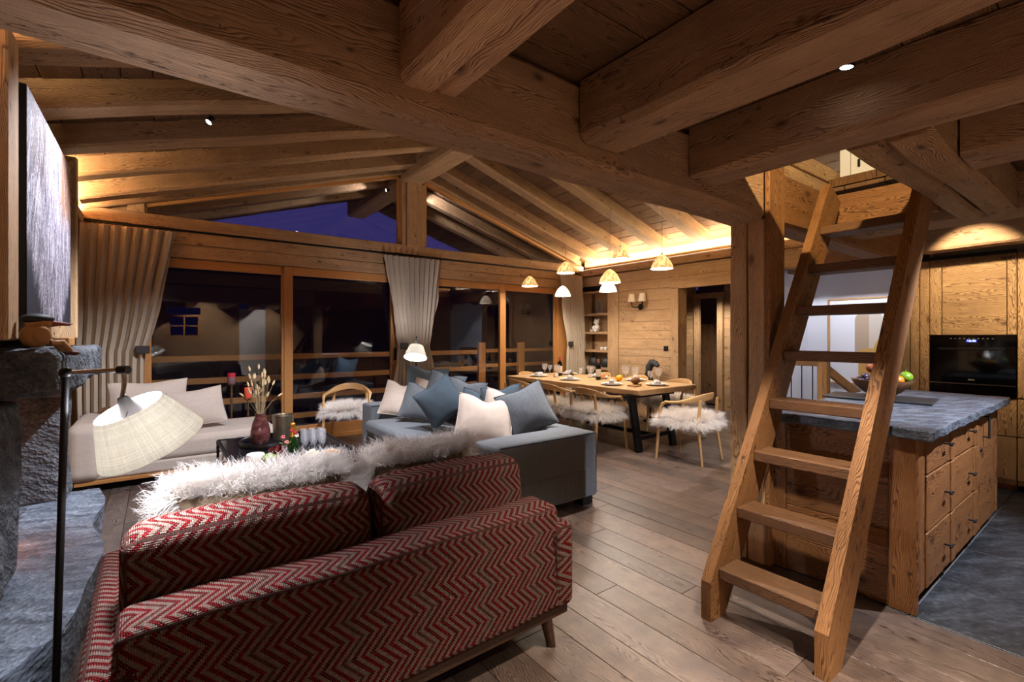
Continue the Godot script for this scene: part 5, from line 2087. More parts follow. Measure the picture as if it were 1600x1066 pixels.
func make_pendants() -> void:
	var n1 := noise(12, 0.05)
	var im := Image.create(128, 64, false, Image.FORMAT_RGB8)
	n1.fractal_type = FastNoiseLite.FRACTAL_FBM
	for y in 64:
		for x in 128:
			var k := clampf(0.5 + n1.get_noise_2d(x, y) * 1.4, 0, 1)
			im.set_pixel(x, y, Color(0.55, 0.45, 0.30).lerp(Color(0.88, 0.80, 0.64), k))
	var skin := plainm(Color(1, 1, 1), 0.55)
	skin.albedo_texture = tex(im)
	skin.backlight_enabled = true
	skin.backlight = Color(0.8, 0.78, 0.74)
	var pale := plainm(Color(0.90, 0.87, 0.80), 0.5)
	pale.backlight_enabled = true
	pale.backlight = Color(0.8, 0.79, 0.77)
	var inner := plainm(Color(0.96, 0.95, 0.92), 0.5)
	inner.backlight_enabled = true
	inner.backlight = Color(1, 1, 1)
	var P := [
		[Vector3(5.0, 2.23, -6.2), "golden bell pendant nearest the window, low above the far table end", 0],
		[Vector3(5.47, 2.07, -5.9), "white bell pendant hanging lowest in front of the corner curtain", 1],
		[Vector3(4.92, 2.344, -5.24), "golden bell pendant high above the near side of the table's far half", 0],
		[Vector3(5.62, 2.09, -5.03), "mottled cream bell pendant half hidden behind a golden one", 1],
		[Vector3(5.58, 2.556, -4.75), "golden bell pendant hanging highest, close to the eaves light", 0],
		[Vector3(4.65, 2.08, -4.13), "golden bell pendant low over the middle of the table", 0],
		[Vector3(5.03, 2.235, -3.62), "golden bell pendant nearest the doorway over the table end", 0]]
	for q in P:
		var o := thing("pendant_lamp", q[1], "pendant lamp", q[0], 0.0, "bell pendants over the dining table")
		var g := Geo.new()
		g.lathe([Vector2(0.135, 0), Vector2(0.128, 0.035), Vector2(0.108, 0.08), Vector2(0.078, 0.125), Vector2(0.04, 0.16), Vector2(0.014, 0.175), Vector2(0.0, 0.177)], 32, Vector3.ZERO, Vector2(2, 1))
		part(o, "shade", g, pale if q[2] == 1 else skin)
		var gi := Geo.new()
		gi.lathe([Vector2(0.0, 0.172), Vector2(0.012, 0.17), Vector2(0.038, 0.155), Vector2(0.075, 0.121), Vector2(0.105, 0.077), Vector2(0.125, 0.034), Vector2(0.133, 0)], 32)
		part(o, "lining", gi, inner)
		var c := Geo.new()
		c.tube([Vector3(0, 0.175, 0), Vector3(0, 0.2, 0)], [0.012, 0.008], 10)
		part(o, "cap", c, M.steel)
		var w := Geo.new()
		w.tube([Vector3(0, 0.19, 0), Vector3(0, soffit(q[0].x) + 0.165 - q[0].y, 0)], [0.0028], 6)
		part(o, "cord", w, plainm(Color(0.55, 0.36, 0.2), 0.7))
		var bl := Geo.new()
		bl.ball(Vector3(0, 0.055, 0), Vector3.ONE * 0.035, 12)
		part(o, "bulb", bl, glow(NEUTRAL, 10.0))
		omni(o, Vector3(0, 0.055, 0), NEUTRAL, 0.45, 0.035)
	# loose cable loops between the rafters
	for k in 4:
		var lp := Geo.new()
		var pts := []
		for i in 13:
			var t := i / 12.0
			pts.append(Vector3(lerpf(4.35 + k * 0.03, 5.0 + 0.15 * k, t), lerpf(soffit(4.35) - 0.01, soffit(5.0) - 0.02, t) - 0.16 * sin(t * PI) * (1.0 - 0.18 * k), lerpf(-3.84, -3.74 + 0.03 * k, t)))
		lp.tube(pts, [0.0028], 5)
		single("lamp_cable", lp, plainm(Color(0.50, 0.33, 0.2), 0.7), "slack brown lamp cable looping below the rafters", "cable", Vector3.ZERO, 0.0, "slack lamp cables")

func make_sconce() -> void:
	var o := thing("wall_sconce", "dark double-arm wall sconce with two cream shades", "sconce", Vector3(6.68, 1.90, -5.24))
	var g := Geo.new()
	g.xf = Transform3D(Basis(Vector3.BACK, PI / 2), Vector3.ZERO)
	g.lathe([Vector2(0.05, 0), Vector2(0.05, 0.012), Vector2(0.03, 0.03), Vector2(0, 0.035)], 20)
	part(o, "backplate", g, M.iron)
	for s in [-1.0, 1.0]:
		var a := Geo.new()
		a.tube([Vector3(-0.03, 0, 0), Vector3(-0.08, -0.01, s * 0.05), Vector3(-0.10, 0.0, s * 0.1), Vector3(-0.10, 0.05, s * 0.11), Vector3(-0.10, 0.09, s * 0.11)], [0.009], 8)
		part(o, "arm", a, M.iron)
		var sh := Geo.new()
		sh.lathe([Vector2(0.072, 0.085), Vector2(0.052, 0.225), Vector2(0.05, 0.225), Vector2(0.07, 0.085)], 24, Vector3(-0.10, 0, s * 0.11))
		part(o, "shade", sh, M.shade)

# ---------------------------------------------------------------- dining
func make_chair_proto() -> Node3D:
	# local front is +z
	var o := thing("dining_chair", "light oak armchair with a white sheepskin", "chair", Vector3.ZERO, 0.0, "oak armchairs with sheepskins")
	for s in [-1.0, 1.0]:
		var f := Geo.new()
		f.tube([Vector3(s * 0.27, 0, 0.27), Vector3(s * 0.262, 0.43, 0.235), Vector3(s * 0.27, 0.58, 0.215), Vector3(s * 0.272, 0.63, 0.19), Vector3(s * 0.272, 0.652, 0.145)], [0.013, 0.02, 0.018, 0.018, 0.017], 10)
		part(o, "leg", f, M.oak)
		var r := Geo.new()
		r.tube([Vector3(s * 0.24, 0, -0.26), Vector3(s * 0.215, 0.43, -0.20), Vector3(s * 0.20, 0.70, -0.225)], [0.012, 0.019, 0.016], 10)
		part(o, "leg", r, M.oak)
	var pts := []
	var hh := []
	var ht := []
	var ups := []
	for i in 25:
		var a := lerpf(-0.06, PI + 0.06, i / 24.0)
		var p := Vector3(-cos(a) * 0.275, 0, -sin(a) * 0.37 + 0.13)
		var k := sin(clampf(a, 0, PI))
		p.y = 0.658 + 0.075 * k * k
		pts.append(p)
		hh.append(lerpf(0.014, 0.042, smoothstep(0.25, 1.0, k)))
		ht.append(lerpf(0.021, 0.012, smoothstep(0.3, 1.0, k)))
		ups.append(Vector3(0, 1, -0.25 * k).normalized())
	var rl := Geo.new()
	rl.rail(pts, hh, ht, ups, 14)
	part(o, "back_rail", rl, M.oak)
	var st := Geo.new()
	st.rbox(Vector3(0, 0.425, 0.0), Vector3(0.50, 0.035, 0.48), 0.015, 2, 2)
	part(o, "seat", st, M.oak)
	return o

func make_skin_proto() -> Node3D:
	var o := thing("sheepskin", "white sheepskin", "sheepskin", Vector3.ZERO, 0.0, "white sheepskins on the armchairs")
	var sk := Geo.new()
	sk.rbox(Vector3(0, 0.468, 0.0), Vector3(0.40, 0.045, 0.38), 0.022, 3, 3)
	part(o, "hide", sk, M.furbase)
	var P := PackedVector3Array()
	var N := PackedVector3Array()
	for i in 560:
		var x := rnd(-1, 1)
		var z := rnd(-1, 1)
		P.append(Vector3(x * 0.255, 0.478, z * 0.245 + 0.01))
		N.append(Vector3(x * absf(x) * 0.8, 0.6, z * absf(z) * 0.8).normalized())
	for i in 420:
		var a := rnd(0, TAU)
		var q := Vector2(cos(a), sin(a))
		q /= maxf(absf(q.x), absf(q.y))
		P.append(Vector3(q.x * 0.258, rnd(0.42, 0.475), q.y * 0.25 + 0.01))
		N.append(Vector3(q.x, -0.2, q.y).normalized())
	fur(o, P, N, "straight", 0.35, 1.25, 0.3)
	return o

func make_dining() -> void:
	# table: two thick planks on black A-legs
	var t := thing("dining_table", "long live-edge oak dining table on black steel legs", "table")
	var n1 := noise(61, 1.1)
	for q in [[4.58, 5.17, 0], [5.175, 5.78, 1]]:
		var g := Geo.new()
		g.uo = Vector2(q[2] * 0.7, q[2] * 0.13)
		g.rbox(Vector3((q[0] + q[1]) * 0.5, 0.715, -4.95), Vector3(q[1] - q[0], 0.07, 2.66), 0.012, 2, 24, func(p: Vector3) -> Vector3:
			var r := p
			if q[2] == 0 and p.x < 4.8:
				r.x += 0.035 * n1.get_noise_1d(p.z * 1.3) + (0.03 if p.y < 0.7 else 0.0)
			if q[2] == 1 and p.x > 5.6:
				r.x += 0.035 * n1.get_noise_1d(p.z * 1.3 + 30) - (0.03 if p.y < 0.7 else 0.0)
			return r, 2)
		g.weld()
		part(t, "tabletop_plank", g, M.oaktop)
	for z in [-3.78, -5.84]:
		for s in [-1.0, 1.0]:
			var g := Geo.new()
			var xt: float = 4.98 + s * 0.34
			var zo := 0.12 if z > -5.0 else -0.12
			g.beam(Vector3(xt, 0.68, z), Vector3(xt, 0.0, z + zo), 0.10, 0.05, Vector3.BACK, 9, 0.0, 0.003, 1.0)
			part(t, "leg", g, M.blackmetal)
		var c := Geo.new()
		c.cbox(Vector3(5.0, 0.66, z), Vector3(0.9, 0.04, 0.1), 0.003)
		part(t, "crossbar", c, M.blackmetal)
		var c2 := Geo.new()
		c2.cbox(Vector3(4.98, 0.16, z + (0.09 if z > -5.0 else -0.09)), Vector3(0.66, 0.05, 0.04), 0.003)
		part(t, "crossbar", c2, M.blackmetal)
	var lb := Geo.new()
	lb.cbox(Vector3(4.98, 0.16, -4.89), Vector3(0.05, 0.05, 2.3), 0.003)
	part(t, "stretcher", lb, M.blackmetal)
	# chairs
	var c0 := make_chair_proto()
	var k0 := make_skin_proto()
	var seats := [
		[Vector3(4.38, 0, -4.13), PI / 2, "first on the sofa side from the doorway end"], [Vector3(4.38, 0, -4.85), PI / 2, "in the middle of the sofa side of the table"], [Vector3(4.36, 0, -5.50), PI / 2, "nearest the window on the sofa side of the table"],
		[Vector3(4.87, 0, -3.13), PI + 0.1, "at the table end in front of the ladder post"], [Vector3(5.98, 0, -4.10), -PI / 2, "first on the plank-wall side from the doorway"], [Vector3(5.98, 0, -4.86), -PI / 2, "in the middle of the plank-wall side"],
		[Vector3(5.98, 0, -5.62), -PI / 2, "farthest on the plank-wall side of the table"], [Vector3(5.2, 0, -6.37), 0.0, "at the window end of the table"], [Vector3(1.97, 0, -6.16), -0.42, "standing alone by the window"]]
	for i in seats.size():
		var q: Array = seats[i]
		var at: Vector3 = q[0]
		if i == 0:
			c0.position = at
			c0.rotation.y = q[1]
			c0.set_meta("label", "light oak armchair " + q[2])
			k0.position = at
			k0.rotation.y = q[1]
			k0.set_meta("label", "white sheepskin on the armchair " + q[2])
		else:
			copy(c0, "light oak armchair " + q[2], at, q[1])
			copy(k0, "white sheepskin on the armchair " + q[2], at, q[1])
	make_tableware()

func goblet(label: String, at: Vector3, s: float) -> void:
	var g := Geo.new()
	g.lathe([Vector2(0.0, 0.0), Vector2(0.034, 0.0), Vector2(0.034, 0.003), Vector2(0.008, 0.008), Vector2(0.0055, 0.02), Vector2(0.0055, 0.06), Vector2(0.014, 0.074), Vector2(0.034, 0.095), Vector2(0.043, 0.125), Vector2(0.046, 0.17), Vector2(0.044, 0.17), Vector2(0.041, 0.126), Vector2(0.032, 0.099), Vector2(0.012, 0.08), Vector2(0.0, 0.078)], 20)
	var o := single("wine_glass", g, M.crystal_whitened, label, "glass", at, 0.0, "wine glasses on the dining table")
	o.scale = Vector3(s, s, s)

func make_tableware() -> void:
	var y := 0.751
	var pl := [[Vector3(4.90, y, -5.85), "nearest the window on the sofa side"], [Vector3(4.86, y, -5.08), "in the middle of the sofa side"], [Vector3(4.82, y, -4.25), "beside the bread board"],
		[Vector3(5.26, y, -3.86), "at the doorway end of the table"], [Vector3(5.56, y, -4.45), "first on the plank-wall side"], [Vector3(5.58, y, -5.2), "in the middle of the plank-wall side"], [Vector3(5.56, y, -5.85), "farthest on the plank-wall side"]]
	for q in pl:
		var where: String = q[1]
		var g := Geo.new()
		g.lathe([Vector2(0, 0), Vector2(0.08, 0), Vector2(0.148, 0.016), Vector2(0.15, 0.02), Vector2(0.145, 0.021), Vector2(0.085, 0.008), Vector2(0, 0.007)], 32)
		single("dinner_plate", g, M.ceramic, "large pale dinner plate " + where, "plate", q[0], 0.0, "dinner plates")
		var g2 := Geo.new()
		g2.lathe([Vector2(0, 0.009), Vector2(0.07, 0.009), Vector2(0.115, 0.026), Vector2(0.115, 0.03), Vector2(0.07, 0.016), Vector2(0, 0.014)], 28)
		single("side_plate", g2, M.ceramic, "smaller plate stacked on the dinner plate " + where, "plate", q[0], 0.0, "side plates")
		var n := Geo.new()
		n.rbox(Vector3(0, 0.04, 0), Vector3(0.2, 0.05, 0.07), 0.02, 3, 3)
		single("napkin", n, M.napkin, "patterned napkin rolled on the plates " + where, "napkin", q[0] + Vector3(0, 0.002, 0), rnd(-0.4, 0.4) + 0.6, "patterned napkins")
	var gl := [[Vector3(5.20, y, -6.05), 1.1, "wine glass nearest the window on the dining table"], [Vector3(5.38, y, -6.12), 0.9, "smaller glass beside the far plate near the window"], [Vector3(5.14, y, -5.68), 1.1, "wine glass standing beside the red-capped bottle"], [Vector3(5.10, y, -4.90), 1.25, "large cut wine glass in the middle of the table"],
		[Vector3(5.42, y, -4.52), 1.25, "large wine glass behind the yellow fruit"], [Vector3(5.44, y, -4.36), 1.2, "wine glass behind the bread"], [Vector3(5.50, y, -4.14), 0.95, "small glass between two plates at the doorway end"], [Vector3(5.62, y, -4.10), 1.15, "wine glass nearest the doorway on the table"], [Vector3(5.3, y, -5.3), 0.9, "small glass in the middle by the oil bottle"]]
	for q in gl:
		goblet(q[2], q[0], q[1])
	for q in [[Vector3(5.24, y, -5.72), M.candlered, "red-capped wine bottle near the window end of the table", 0], [Vector3(5.22, y, -4.86), plainm(Color(0.62, 0.34, 0.24), 0.4), "wine bottle with pale label in the middle of the table", 1]]:
		var o := thing("wine_bottle", q[2], "bottle", q[0])
		var g := Geo.new()
		g.lathe([Vector2(0, 0), Vector2(0.036, 0), Vector2(0.038, 0.01), Vector2(0.038, 0.19), Vector2(0.033, 0.215), Vector2(0.016, 0.24), Vector2(0.0135, 0.25), Vector2(0.0135, 0.3), Vector2(0, 0.3)], 24)
		part(o, "body", g, M.winebottle)
		var c := Geo.new()
		c.lathe([Vector2(0.0148, 0.25), Vector2(0.0148, 0.305), Vector2(0, 0.306)], 18)
		part(o, "cap", c, q[1])
		var l := Geo.new()
		l.lathe([Vector2(0.0386, 0.05), Vector2(0.0386, 0.16)], 24)
		part(o, "label_sticker", l, plainm(Color(0.78, 0.74, 0.68), 0.8))
	for q in [[Vector3(5.28, y, -4.53), Color(0.93, 0.68, 0.08), "yellow fruit in front of the wine glasses"], [Vector3(5.39, y, -4.60), Color(0.85, 0.70, 0.14), "paler yellow fruit behind the first one"]]:
		var o := thing("yellow_fruit", q[2], "fruit", q[0])
		var g := Geo.new()
		g.ball(Vector3(0, 0.042, 0), Vector3(0.046, 0.042, 0.046), 16)
		part(o, "flesh", g, plainm(q[1], 0.45))
		var s := Geo.new()
		s.tube([Vector3(0, 0.08, 0), Vector3(0.006, 0.1, 0)], [0.004], 6)
		part(o, "stem", s, M.iron)
	var bb := Geo.new()
	bb.rbox(Vector3(0, 0.009, 0), Vector3(0.24, 0.018, 0.15), 0.008, 2, 2)
	bb.cbox(Vector3(-0.15, 0.009, 0.03), Vector3(0.09, 0.014, 0.03), 0.005)
	single("bread_board", bb, M.decor_wood, "small wooden board under the bread at the table corner", "board", Vector3(4.98, y, -4.0), 0.5)
	var nb := noise(8, 18.0)
	var br := Geo.new()
	br.ball(Vector3.ZERO, Vector3(0.085, 0.045, 0.06), 24)
	for i in br.v.size():
		br.v[i] += br.n[i] * 0.006 * nb.get_noise_3dv(br.v[i])
	br.weld()
	single("bread_loaf", br, plainm(Color(0.45, 0.29, 0.17), 0.85), "crusty brown bread loaf on the small board", "bread", Vector3(5.0, y + 0.066, -4.0), 0.4)
	var ob := Geo.new()
	ob.lathe([Vector2(0, 0), Vector2(0.03, 0), Vector2(0.03, 0.07), Vector2(0.012, 0.09), Vector2(0.012, 0.11), Vector2(0, 0.11)], 18)
	single("oil_bottle", ob, plainm(Color(0.42, 0.34, 0.05), 0.1), "small amber oil bottle among the glasses", "bottle", Vector3(5.12, y, -5.32))
	for q in [[Vector3(5.0, y, -5.55), "little white jar near the red-capped bottle"], [Vector3(5.35, y, -5.15), "little white jar behind the oil bottle"]]:
		var g := Geo.new()
		g.lathe([Vector2(0, 0), Vector2(0.034, 0), Vector2(0.038, 0.03), Vector2(0.036, 0.062), Vector2(0.033, 0.062), Vector2(0.033, 0.02), Vector2(0, 0.012)], 20)
		single("small_jar", g, M.ceramic, q[1], "jar", q[0])
	var dg := Geo.new()
	dg.lathe([Vector2(0, 0), Vector2(0.06, 0), Vector2(0.1, 0.03), Vector2(0.096, 0.031), Vector2(0.06, 0.008), Vector2(0, 0.008)], 24)
	single("fruit_dish", dg, M.ceramic, "low white dish of oranges behind the wine bottle", "dish", Vector3(5.4, y, -4.95))
	for k in 3:
		var f := Geo.new()
		f.ball(Vector3.ZERO, Vector3.ONE * 0.03, 12)
		single("orange", f, plainm(Color(0.85, 0.42, 0.12), 0.5), "orange lying in the low white dish", "fruit", Vector3(5.4, y + 0.038, -4.95) + Vector3(0.037 * cos(k * 2.1), 0, 0.037 * sin(k * 2.1)), 0.0, "oranges in the low dish")
	# switch plate, niche ornaments, dark sculpture
	var sw := thing("light_switch", "dark square light switch on the plank wall", "switch", Vector3(6.694, 1.19, -4.74))
	var sg := Geo.new()
	sg.cbox(Vector3.ZERO, Vector3(0.012, 0.085, 0.085), 0.003)
	part(sw, "plate", sg, M.iron)
	var sk := Geo.new()
	sk.cbox(Vector3(-0.008, 0, 0), Vector3(0.006, 0.05, 0.05), 0.002)
	part(sw, "rocker", sk, M.steel)
	var pf := thing("picture_frame", "small silver picture frame on the top niche shelf", "picture frame", Vector3(6.83, 1.833, -6.33), -0.35)
	var fg := Geo.new()
	for q in [[0.0, 0.012, 0.2, 0.024], [0.0, 0.248, 0.2, 0.024], [-0.09, 0.13, 0.024, 0.22], [0.09, 0.13, 0.024, 0.22]]:
		fg.cbox(Vector3(0, q[1], q[0]), Vector3(0.018, q[3], q[2]), 0.003)
	part(pf, "frame", fg, plainm(Color(0.62, 0.61, 0.60), 0.4, 0.4))
	var fp := Geo.new()
	fp.cbox(Vector3(0.004, 0.13, 0), Vector3(0.006, 0.21, 0.16), 0.001)
	part(pf, "picture", fp, plainm(Color(0.46, 0.47, 0.50), 0.5))
	var bear := thing("teddy_bear", "pale patchwork teddy bear sitting on the middle niche shelf", "toy", Vector3(6.83, 1.478, -6.40))
	var bg := Geo.new()
	bg.ball(Vector3(0, 0.075, 0), Vector3(0.055, 0.075, 0.06), 14)
	part(bear, "body", bg, M.ceramic)
	var hg := Geo.new()
	hg.ball(Vector3(-0.01, 0.185, 0), Vector3(0.05, 0.05, 0.056), 14)
	hg.ball(Vector3(-0.055, 0.175, 0), Vector3(0.02, 0.018, 0.022), 10)
	part(bear, "head", hg, M.ceramic)
	for s in [-1.0, 1.0]:
		var e := Geo.new()
		e.ball(Vector3(0, 0.235, s * 0.042), Vector3(0.012, 0.022, 0.022), 10)
		part(bear, "ear", e, M.ceramic)
		var a := Geo.new()
		a.tube([Vector3(-0.01, 0.12, s * 0.05), Vector3(-0.05, 0.06, s * 0.075)], [0.02, 0.022], 10)
		part(bear, "arm", a, M.ceramic)
		var l := Geo.new()
		l.tube([Vector3(-0.02, 0.026, s * 0.035), Vector3(-0.11, 0.026, s * 0.06)], [0.024, 0.026], 10)
		part(bear, "leg", l, M.ceramic)
	for k in 2:
		var tg := Geo.new()
		tg.lathe([Vector2(0, 0), Vector2(0.032, 0), Vector2(0.036, 0.055), Vector2(0.032, 0.055), Vector2(0.03, 0.03), Vector2(0, 0.03)], 18)
		single("tealight_holder", tg, M.ceramic, "white tealight holder on the lower niche shelf, %s" % ("next to the stile" if k == 0 else "farther from the stile"), "candle holder", Vector3(6.83, 1.133, -6.17 - k * 0.10), 0.0, "tealight holders in the niche")
	for k in 2:
		var vg := Geo.new()
		vg.lathe([Vector2(0, 0), Vector2(0.07, 0), Vector2(0.11, 0.08), Vector2(0.09, 0.16), Vector2(0.05, 0.18), Vector2(0.045, 0.18), Vector2(0.08, 0.15), Vector2(0, 0.05)], 22)
		var o := single("stone_pot", vg, plainm(Color(0.16, 0.16, 0.15), 0.6), "dark round pot low in the shelf niche, %s" % ("beside the stile" if k == 0 else "behind the curtain edge"), "pot", Vector3(6.84, 0.803, -6.18 - k * 0.3), 0.0, "dark pots in the niche")
	var dk := thing("dark_sculpture", "dark grey animal-head sculpture on a stand behind the table", "sculpture", Vector3(6.5, 0, -4.9))
	var d0 := Geo.new()
	d0.lathe([Vector2(0.12, 0), Vector2(0.12, 0.02), Vector2(0.02, 0.03), Vector2(0.015, 0.6), Vector2(0.06, 0.62), Vector2(0.0, 0.63)], 18)
	part(dk, "stand", d0, M.iron)
	var d1 := Geo.new()
	d1.tube([Vector3(0, 0.62, -0.02), Vector3(0, 0.75, -0.04), Vector3(0, 0.88, -0.03), Vector3(0, 0.96, 0.03), Vector3(0, 0.95, 0.1), Vector3(0, 0.91, 0.15)], [0.07, 0.065, 0.06, 0.062, 0.05, 0.03], 14)
	part(dk, "head", d1, plainm(Color(0.17, 0.17, 0.18), 0.7))
# ---------------------------------------------------------------- coffee table and small things
func make_coffee_table() -> void:
	var t := thing("coffee_table", "low coffee table of hammered black iron with a dark stone top", "table")
	var x0 := 0.46
	var x1 := 1.38
	var z0 := -5.29
	var z1 := -3.45
	var g := Geo.new()
	g.cbox(Vector3((x0 + x1) * 0.5, 0.40, (z0 + z1) * 0.5), Vector3(x1 - x0 - 0.03, 0.012, z1 - z0 - 0.03), 0.002)
	part(t, "top", g, plainm(Color(0.075, 0.07, 0.072), 0.22))
	var n1 := noise(19, 30.0)
	var bar := func(a: Vector3, b: Vector3) -> Geo:
		var k := Geo.new()
		var pts := []
		var rr := []
		var m := maxi(4, int(a.distance_to(b) / 0.02))
		for i in m + 1:
			pts.append(a.lerp(b, float(i) / m))
			rr.append(0.013 + 0.004 * n1.get_noise_3dv(pts[-1]))
		k.tube(pts, rr, 8)
		return k
	for q in [[x0, z0, x1, z0], [x0, z1, x1, z1], [x0, z0, x0, z1], [x1, z0, x1, z1]]:
		part(t, "top_bar", bar.call(Vector3(q[0], 0.40, q[1]), Vector3(q[2], 0.40, q[3])), M.iron)
	for q in [[x0, z0], [x1, z0], [x0, z1], [x1, z1]]:
		part(t, "leg", bar.call(Vector3(q[0], 0.0, q[1]), Vector3(q[0], 0.40, q[1])), M.iron)
	part(t, "low_bar", bar.call(Vector3(x0, 0.1, z0), Vector3(x0, 0.1, z1)), M.iron)
	part(t, "low_bar", bar.call(Vector3(x1, 0.1, z0), Vector3(x1, 0.1, z1)), M.iron)
	var y := 0.407
	# tray with vase and cooler
	var tr := Geo.new()
	tr.lathe([Vector2(0, 0), Vector2(0.27, 0), Vector2(0.275, 0.005), Vector2(0.275, 0.045), Vector2(0.265, 0.045), Vector2(0.263, 0.012), Vector2(0, 0.012)], 48)
	single("round_tray", tr, plainm(Color(0.05, 0.05, 0.055), 0.35), "round black tray with raised rim on the coffee table", "tray", Vector3(0.86, y, -4.86))
	var v := Geo.new()
	v.lathe([Vector2(0, 0), Vector2(0.055, 0), Vector2(0.07, 0.02), Vector2(0.082, 0.07), Vector2(0.08, 0.13), Vector2(0.064, 0.2), Vector2(0.046, 0.25), Vector2(0.042, 0.27), Vector2(0.048, 0.285), Vector2(0.043, 0.285), Vector2(0.036, 0.268), Vector2(0.04, 0.24), Vector2(0, 0.1)], 28)
	var gz := slate_tex(15, 128, Color(0.22, 0.10, 0.10), Color(0.40, 0.24, 0.23), Color(0.62, 0.46, 0.43), 0.2, 0.5)
	var vm := plainm(Color(1, 1, 1), 0.12)
	vm.albedo_texture = gz[0]
	single("glazed_vase", v, vm, "glossy plum-brown glazed vase standing on the round tray", "vase", Vector3(0.742, y + 0.0125, -4.78))
	# dried grasses in the vase
	var gr := thing("dried_grasses", "bunch of dried bunny-tail grasses in the plum vase", "dried grass", Vector3(0.742, y + 0.0125, -4.78))
	var hay := plainm(Color(0.62, 0.53, 0.38), 0.9)
	var seed_m := plainm(Color(0.74, 0.65, 0.48), 0.95)
	for k in 34:
		var a := rnd(0, TAU)
		var sp := rnd(0.02, 0.12) if k > 3 else rnd(0.16, 0.24)
		var hh := rnd(0.42, 0.70) if k > 3 else rnd(0.40, 0.5)
		var tip := Vector3(cos(a) * sp, hh, sin(a) * sp)
		var pts := [Vector3(cos(a) * 0.012, 0.1, sin(a) * 0.012), Vector3(cos(a) * 0.022, 0.28, sin(a) * 0.022), tip.lerp(Vector3(cos(a) * 0.02, 0.28, sin(a) * 0.02), 0.45) + Vector3(0, 0.02, 0), tip]
		var g1 := Geo.new()
		g1.tube(pts, [0.0018, 0.0018, 0.0015, 0.001], 5)
		var st := part(gr, "stalk", g1, hay)
		var g2 := Geo.new()
		var d: Vector3 = (tip - pts[2]).normalized()
		g2.tube([tip - d * 0.008, tip + d * 0.008, tip + d * 0.026, tip + d * 0.04], [0.004, 0.0105, 0.0085, 0.002], 8)
		part(st, "seed_head", g2, seed_m)
	var co := Geo.new()
	co.lathe([Vector2(0, 0), Vector2(0.082, 0), Vector2(0.088, 0.006), Vector2(0.092, 0.225), Vector2(0.098, 0.23), Vector2(0.094, 0.235), Vector2(0.086, 0.226), Vector2(0.083, 0.01), Vector2(0, 0.01)], 36)
	single("wine_cooler", co, M.hammered, "hammered metal wine cooler on the round tray", "wine cooler", Vector3(0.955, y + 0.0125, -4.91))
	# champagne bottle
	var b := thing("champagne_bottle", "green champagne bottle with gold foil on the coffee table", "bottle", Vector3(0.845, y, -3.99))
	var bg := Geo.new()
	bg.lathe([Vector2(0, 0), Vector2(0.04, 0), Vector2(0.043, 0.01), Vector2(0.043, 0.13), Vector2(0.038, 0.165), Vector2(0.024, 0.205), Vector2(0.018, 0.23), Vector2(0.017, 0.25)], 28)
	part(b, "body", bg, M.bottle)
	var fo := Geo.new()
	fo.lathe([Vector2(0.0235, 0.208), Vector2(0.0185, 0.232), Vector2(0.0168, 0.27), Vector2(0.0168, 0.29), Vector2(0.019, 0.295), Vector2(0.019, 0.305), Vector2(0.016, 0.315), Vector2(0, 0.318)], 24)
	part(b, "foil", fo, M.gold)
	var lb := Geo.new()
	lb.lathe([Vector2(0.0435, 0.02), Vector2(0.0435, 0.09)], 24)
	part(b, "label_sticker", lb, plainm(Color(0.07, 0.10, 0.20), 0.5))
	# flutes
	for k in 6:
		var f := Geo.new()
		f.lathe([Vector2(0, 0), Vector2(0.03, 0), Vector2(0.03, 0.003), Vector2(0.007, 0.008), Vector2(0.004, 0.03), Vector2(0.006, 0.06), Vector2(0.02, 0.085), Vector2(0.025, 0.12), Vector2(0.025, 0.2), Vector2(0.0235, 0.2), Vector2(0.0235, 0.12), Vector2(0.018, 0.088), Vector2(0, 0.072)], 16)
		single("champagne_flute", f, M.crystal_whitened, "clear champagne flute in the cluster behind the popcorn, %s" % ["at its front", "second from the bottle", "middle of the back row", "in the middle", "at the back by the bottle", "farthest from the bottle"][k], "glass", Vector3(1.0 + 0.066 * (k % 3), y, -4.24 - 0.085 * int(k / 3) + 0.012 * (k % 3)), 0.0, "champagne flutes")
	# bowls of popcorn and nuts
	var pb := thing("popcorn_bowl", "small glass bowl heaped with white popcorn", "bowl", Vector3(0.965, y, -3.90))
	var pg := Geo.new()
	pg.lathe([Vector2(0, 0), Vector2(0.04, 0), Vector2(0.075, 0.035), Vector2(0.085, 0.065), Vector2(0.081, 0.065), Vector2(0.07, 0.037), Vector2(0.038, 0.006), Vector2(0, 0.006)], 24)
	part(pb, "bowl", pg, M.crystal_whitened)
	var pc := Geo.new()
	for k in 130:
		var a := rnd(0, TAU)
		var q := sqrt(rng.randf()) * 0.07
		var h := 0.03 + 0.075 * (1.0 - pow(q / 0.075, 2.0)) * rnd(0.75, 1.0)
		for m in 2:
			pc.ball(Vector3(cos(a) * q, h, sin(a) * q) + Vector3(rnd(-0.006, 0.006), rnd(-0.005, 0.005), rnd(-0.006, 0.006)), Vector3(rnd(0.006, 0.01), rnd(0.006, 0.009), rnd(0.006, 0.01)), 6)
	part(pb, "popcorn", pc, plainm(Color(0.88, 0.84, 0.72), 0.9)).set_meta("kind", "stuff")
	var nb := thing("snack_bowl", "glass bowl of nuts and orange snacks on the coffee table", "bowl", Vector3(1.13, y, -3.98))
	var ng := Geo.new()
	ng.lathe([Vector2(0, 0), Vector2(0.04, 0), Vector2(0.075, 0.035), Vector2(0.085, 0.065), Vector2(0.081, 0.065), Vector2(0.07, 0.037), Vector2(0.038, 0.006), Vector2(0, 0.006)], 24)
	part(nb, "bowl", ng, M.crystal_whitened)
	var nc := Geo.new()
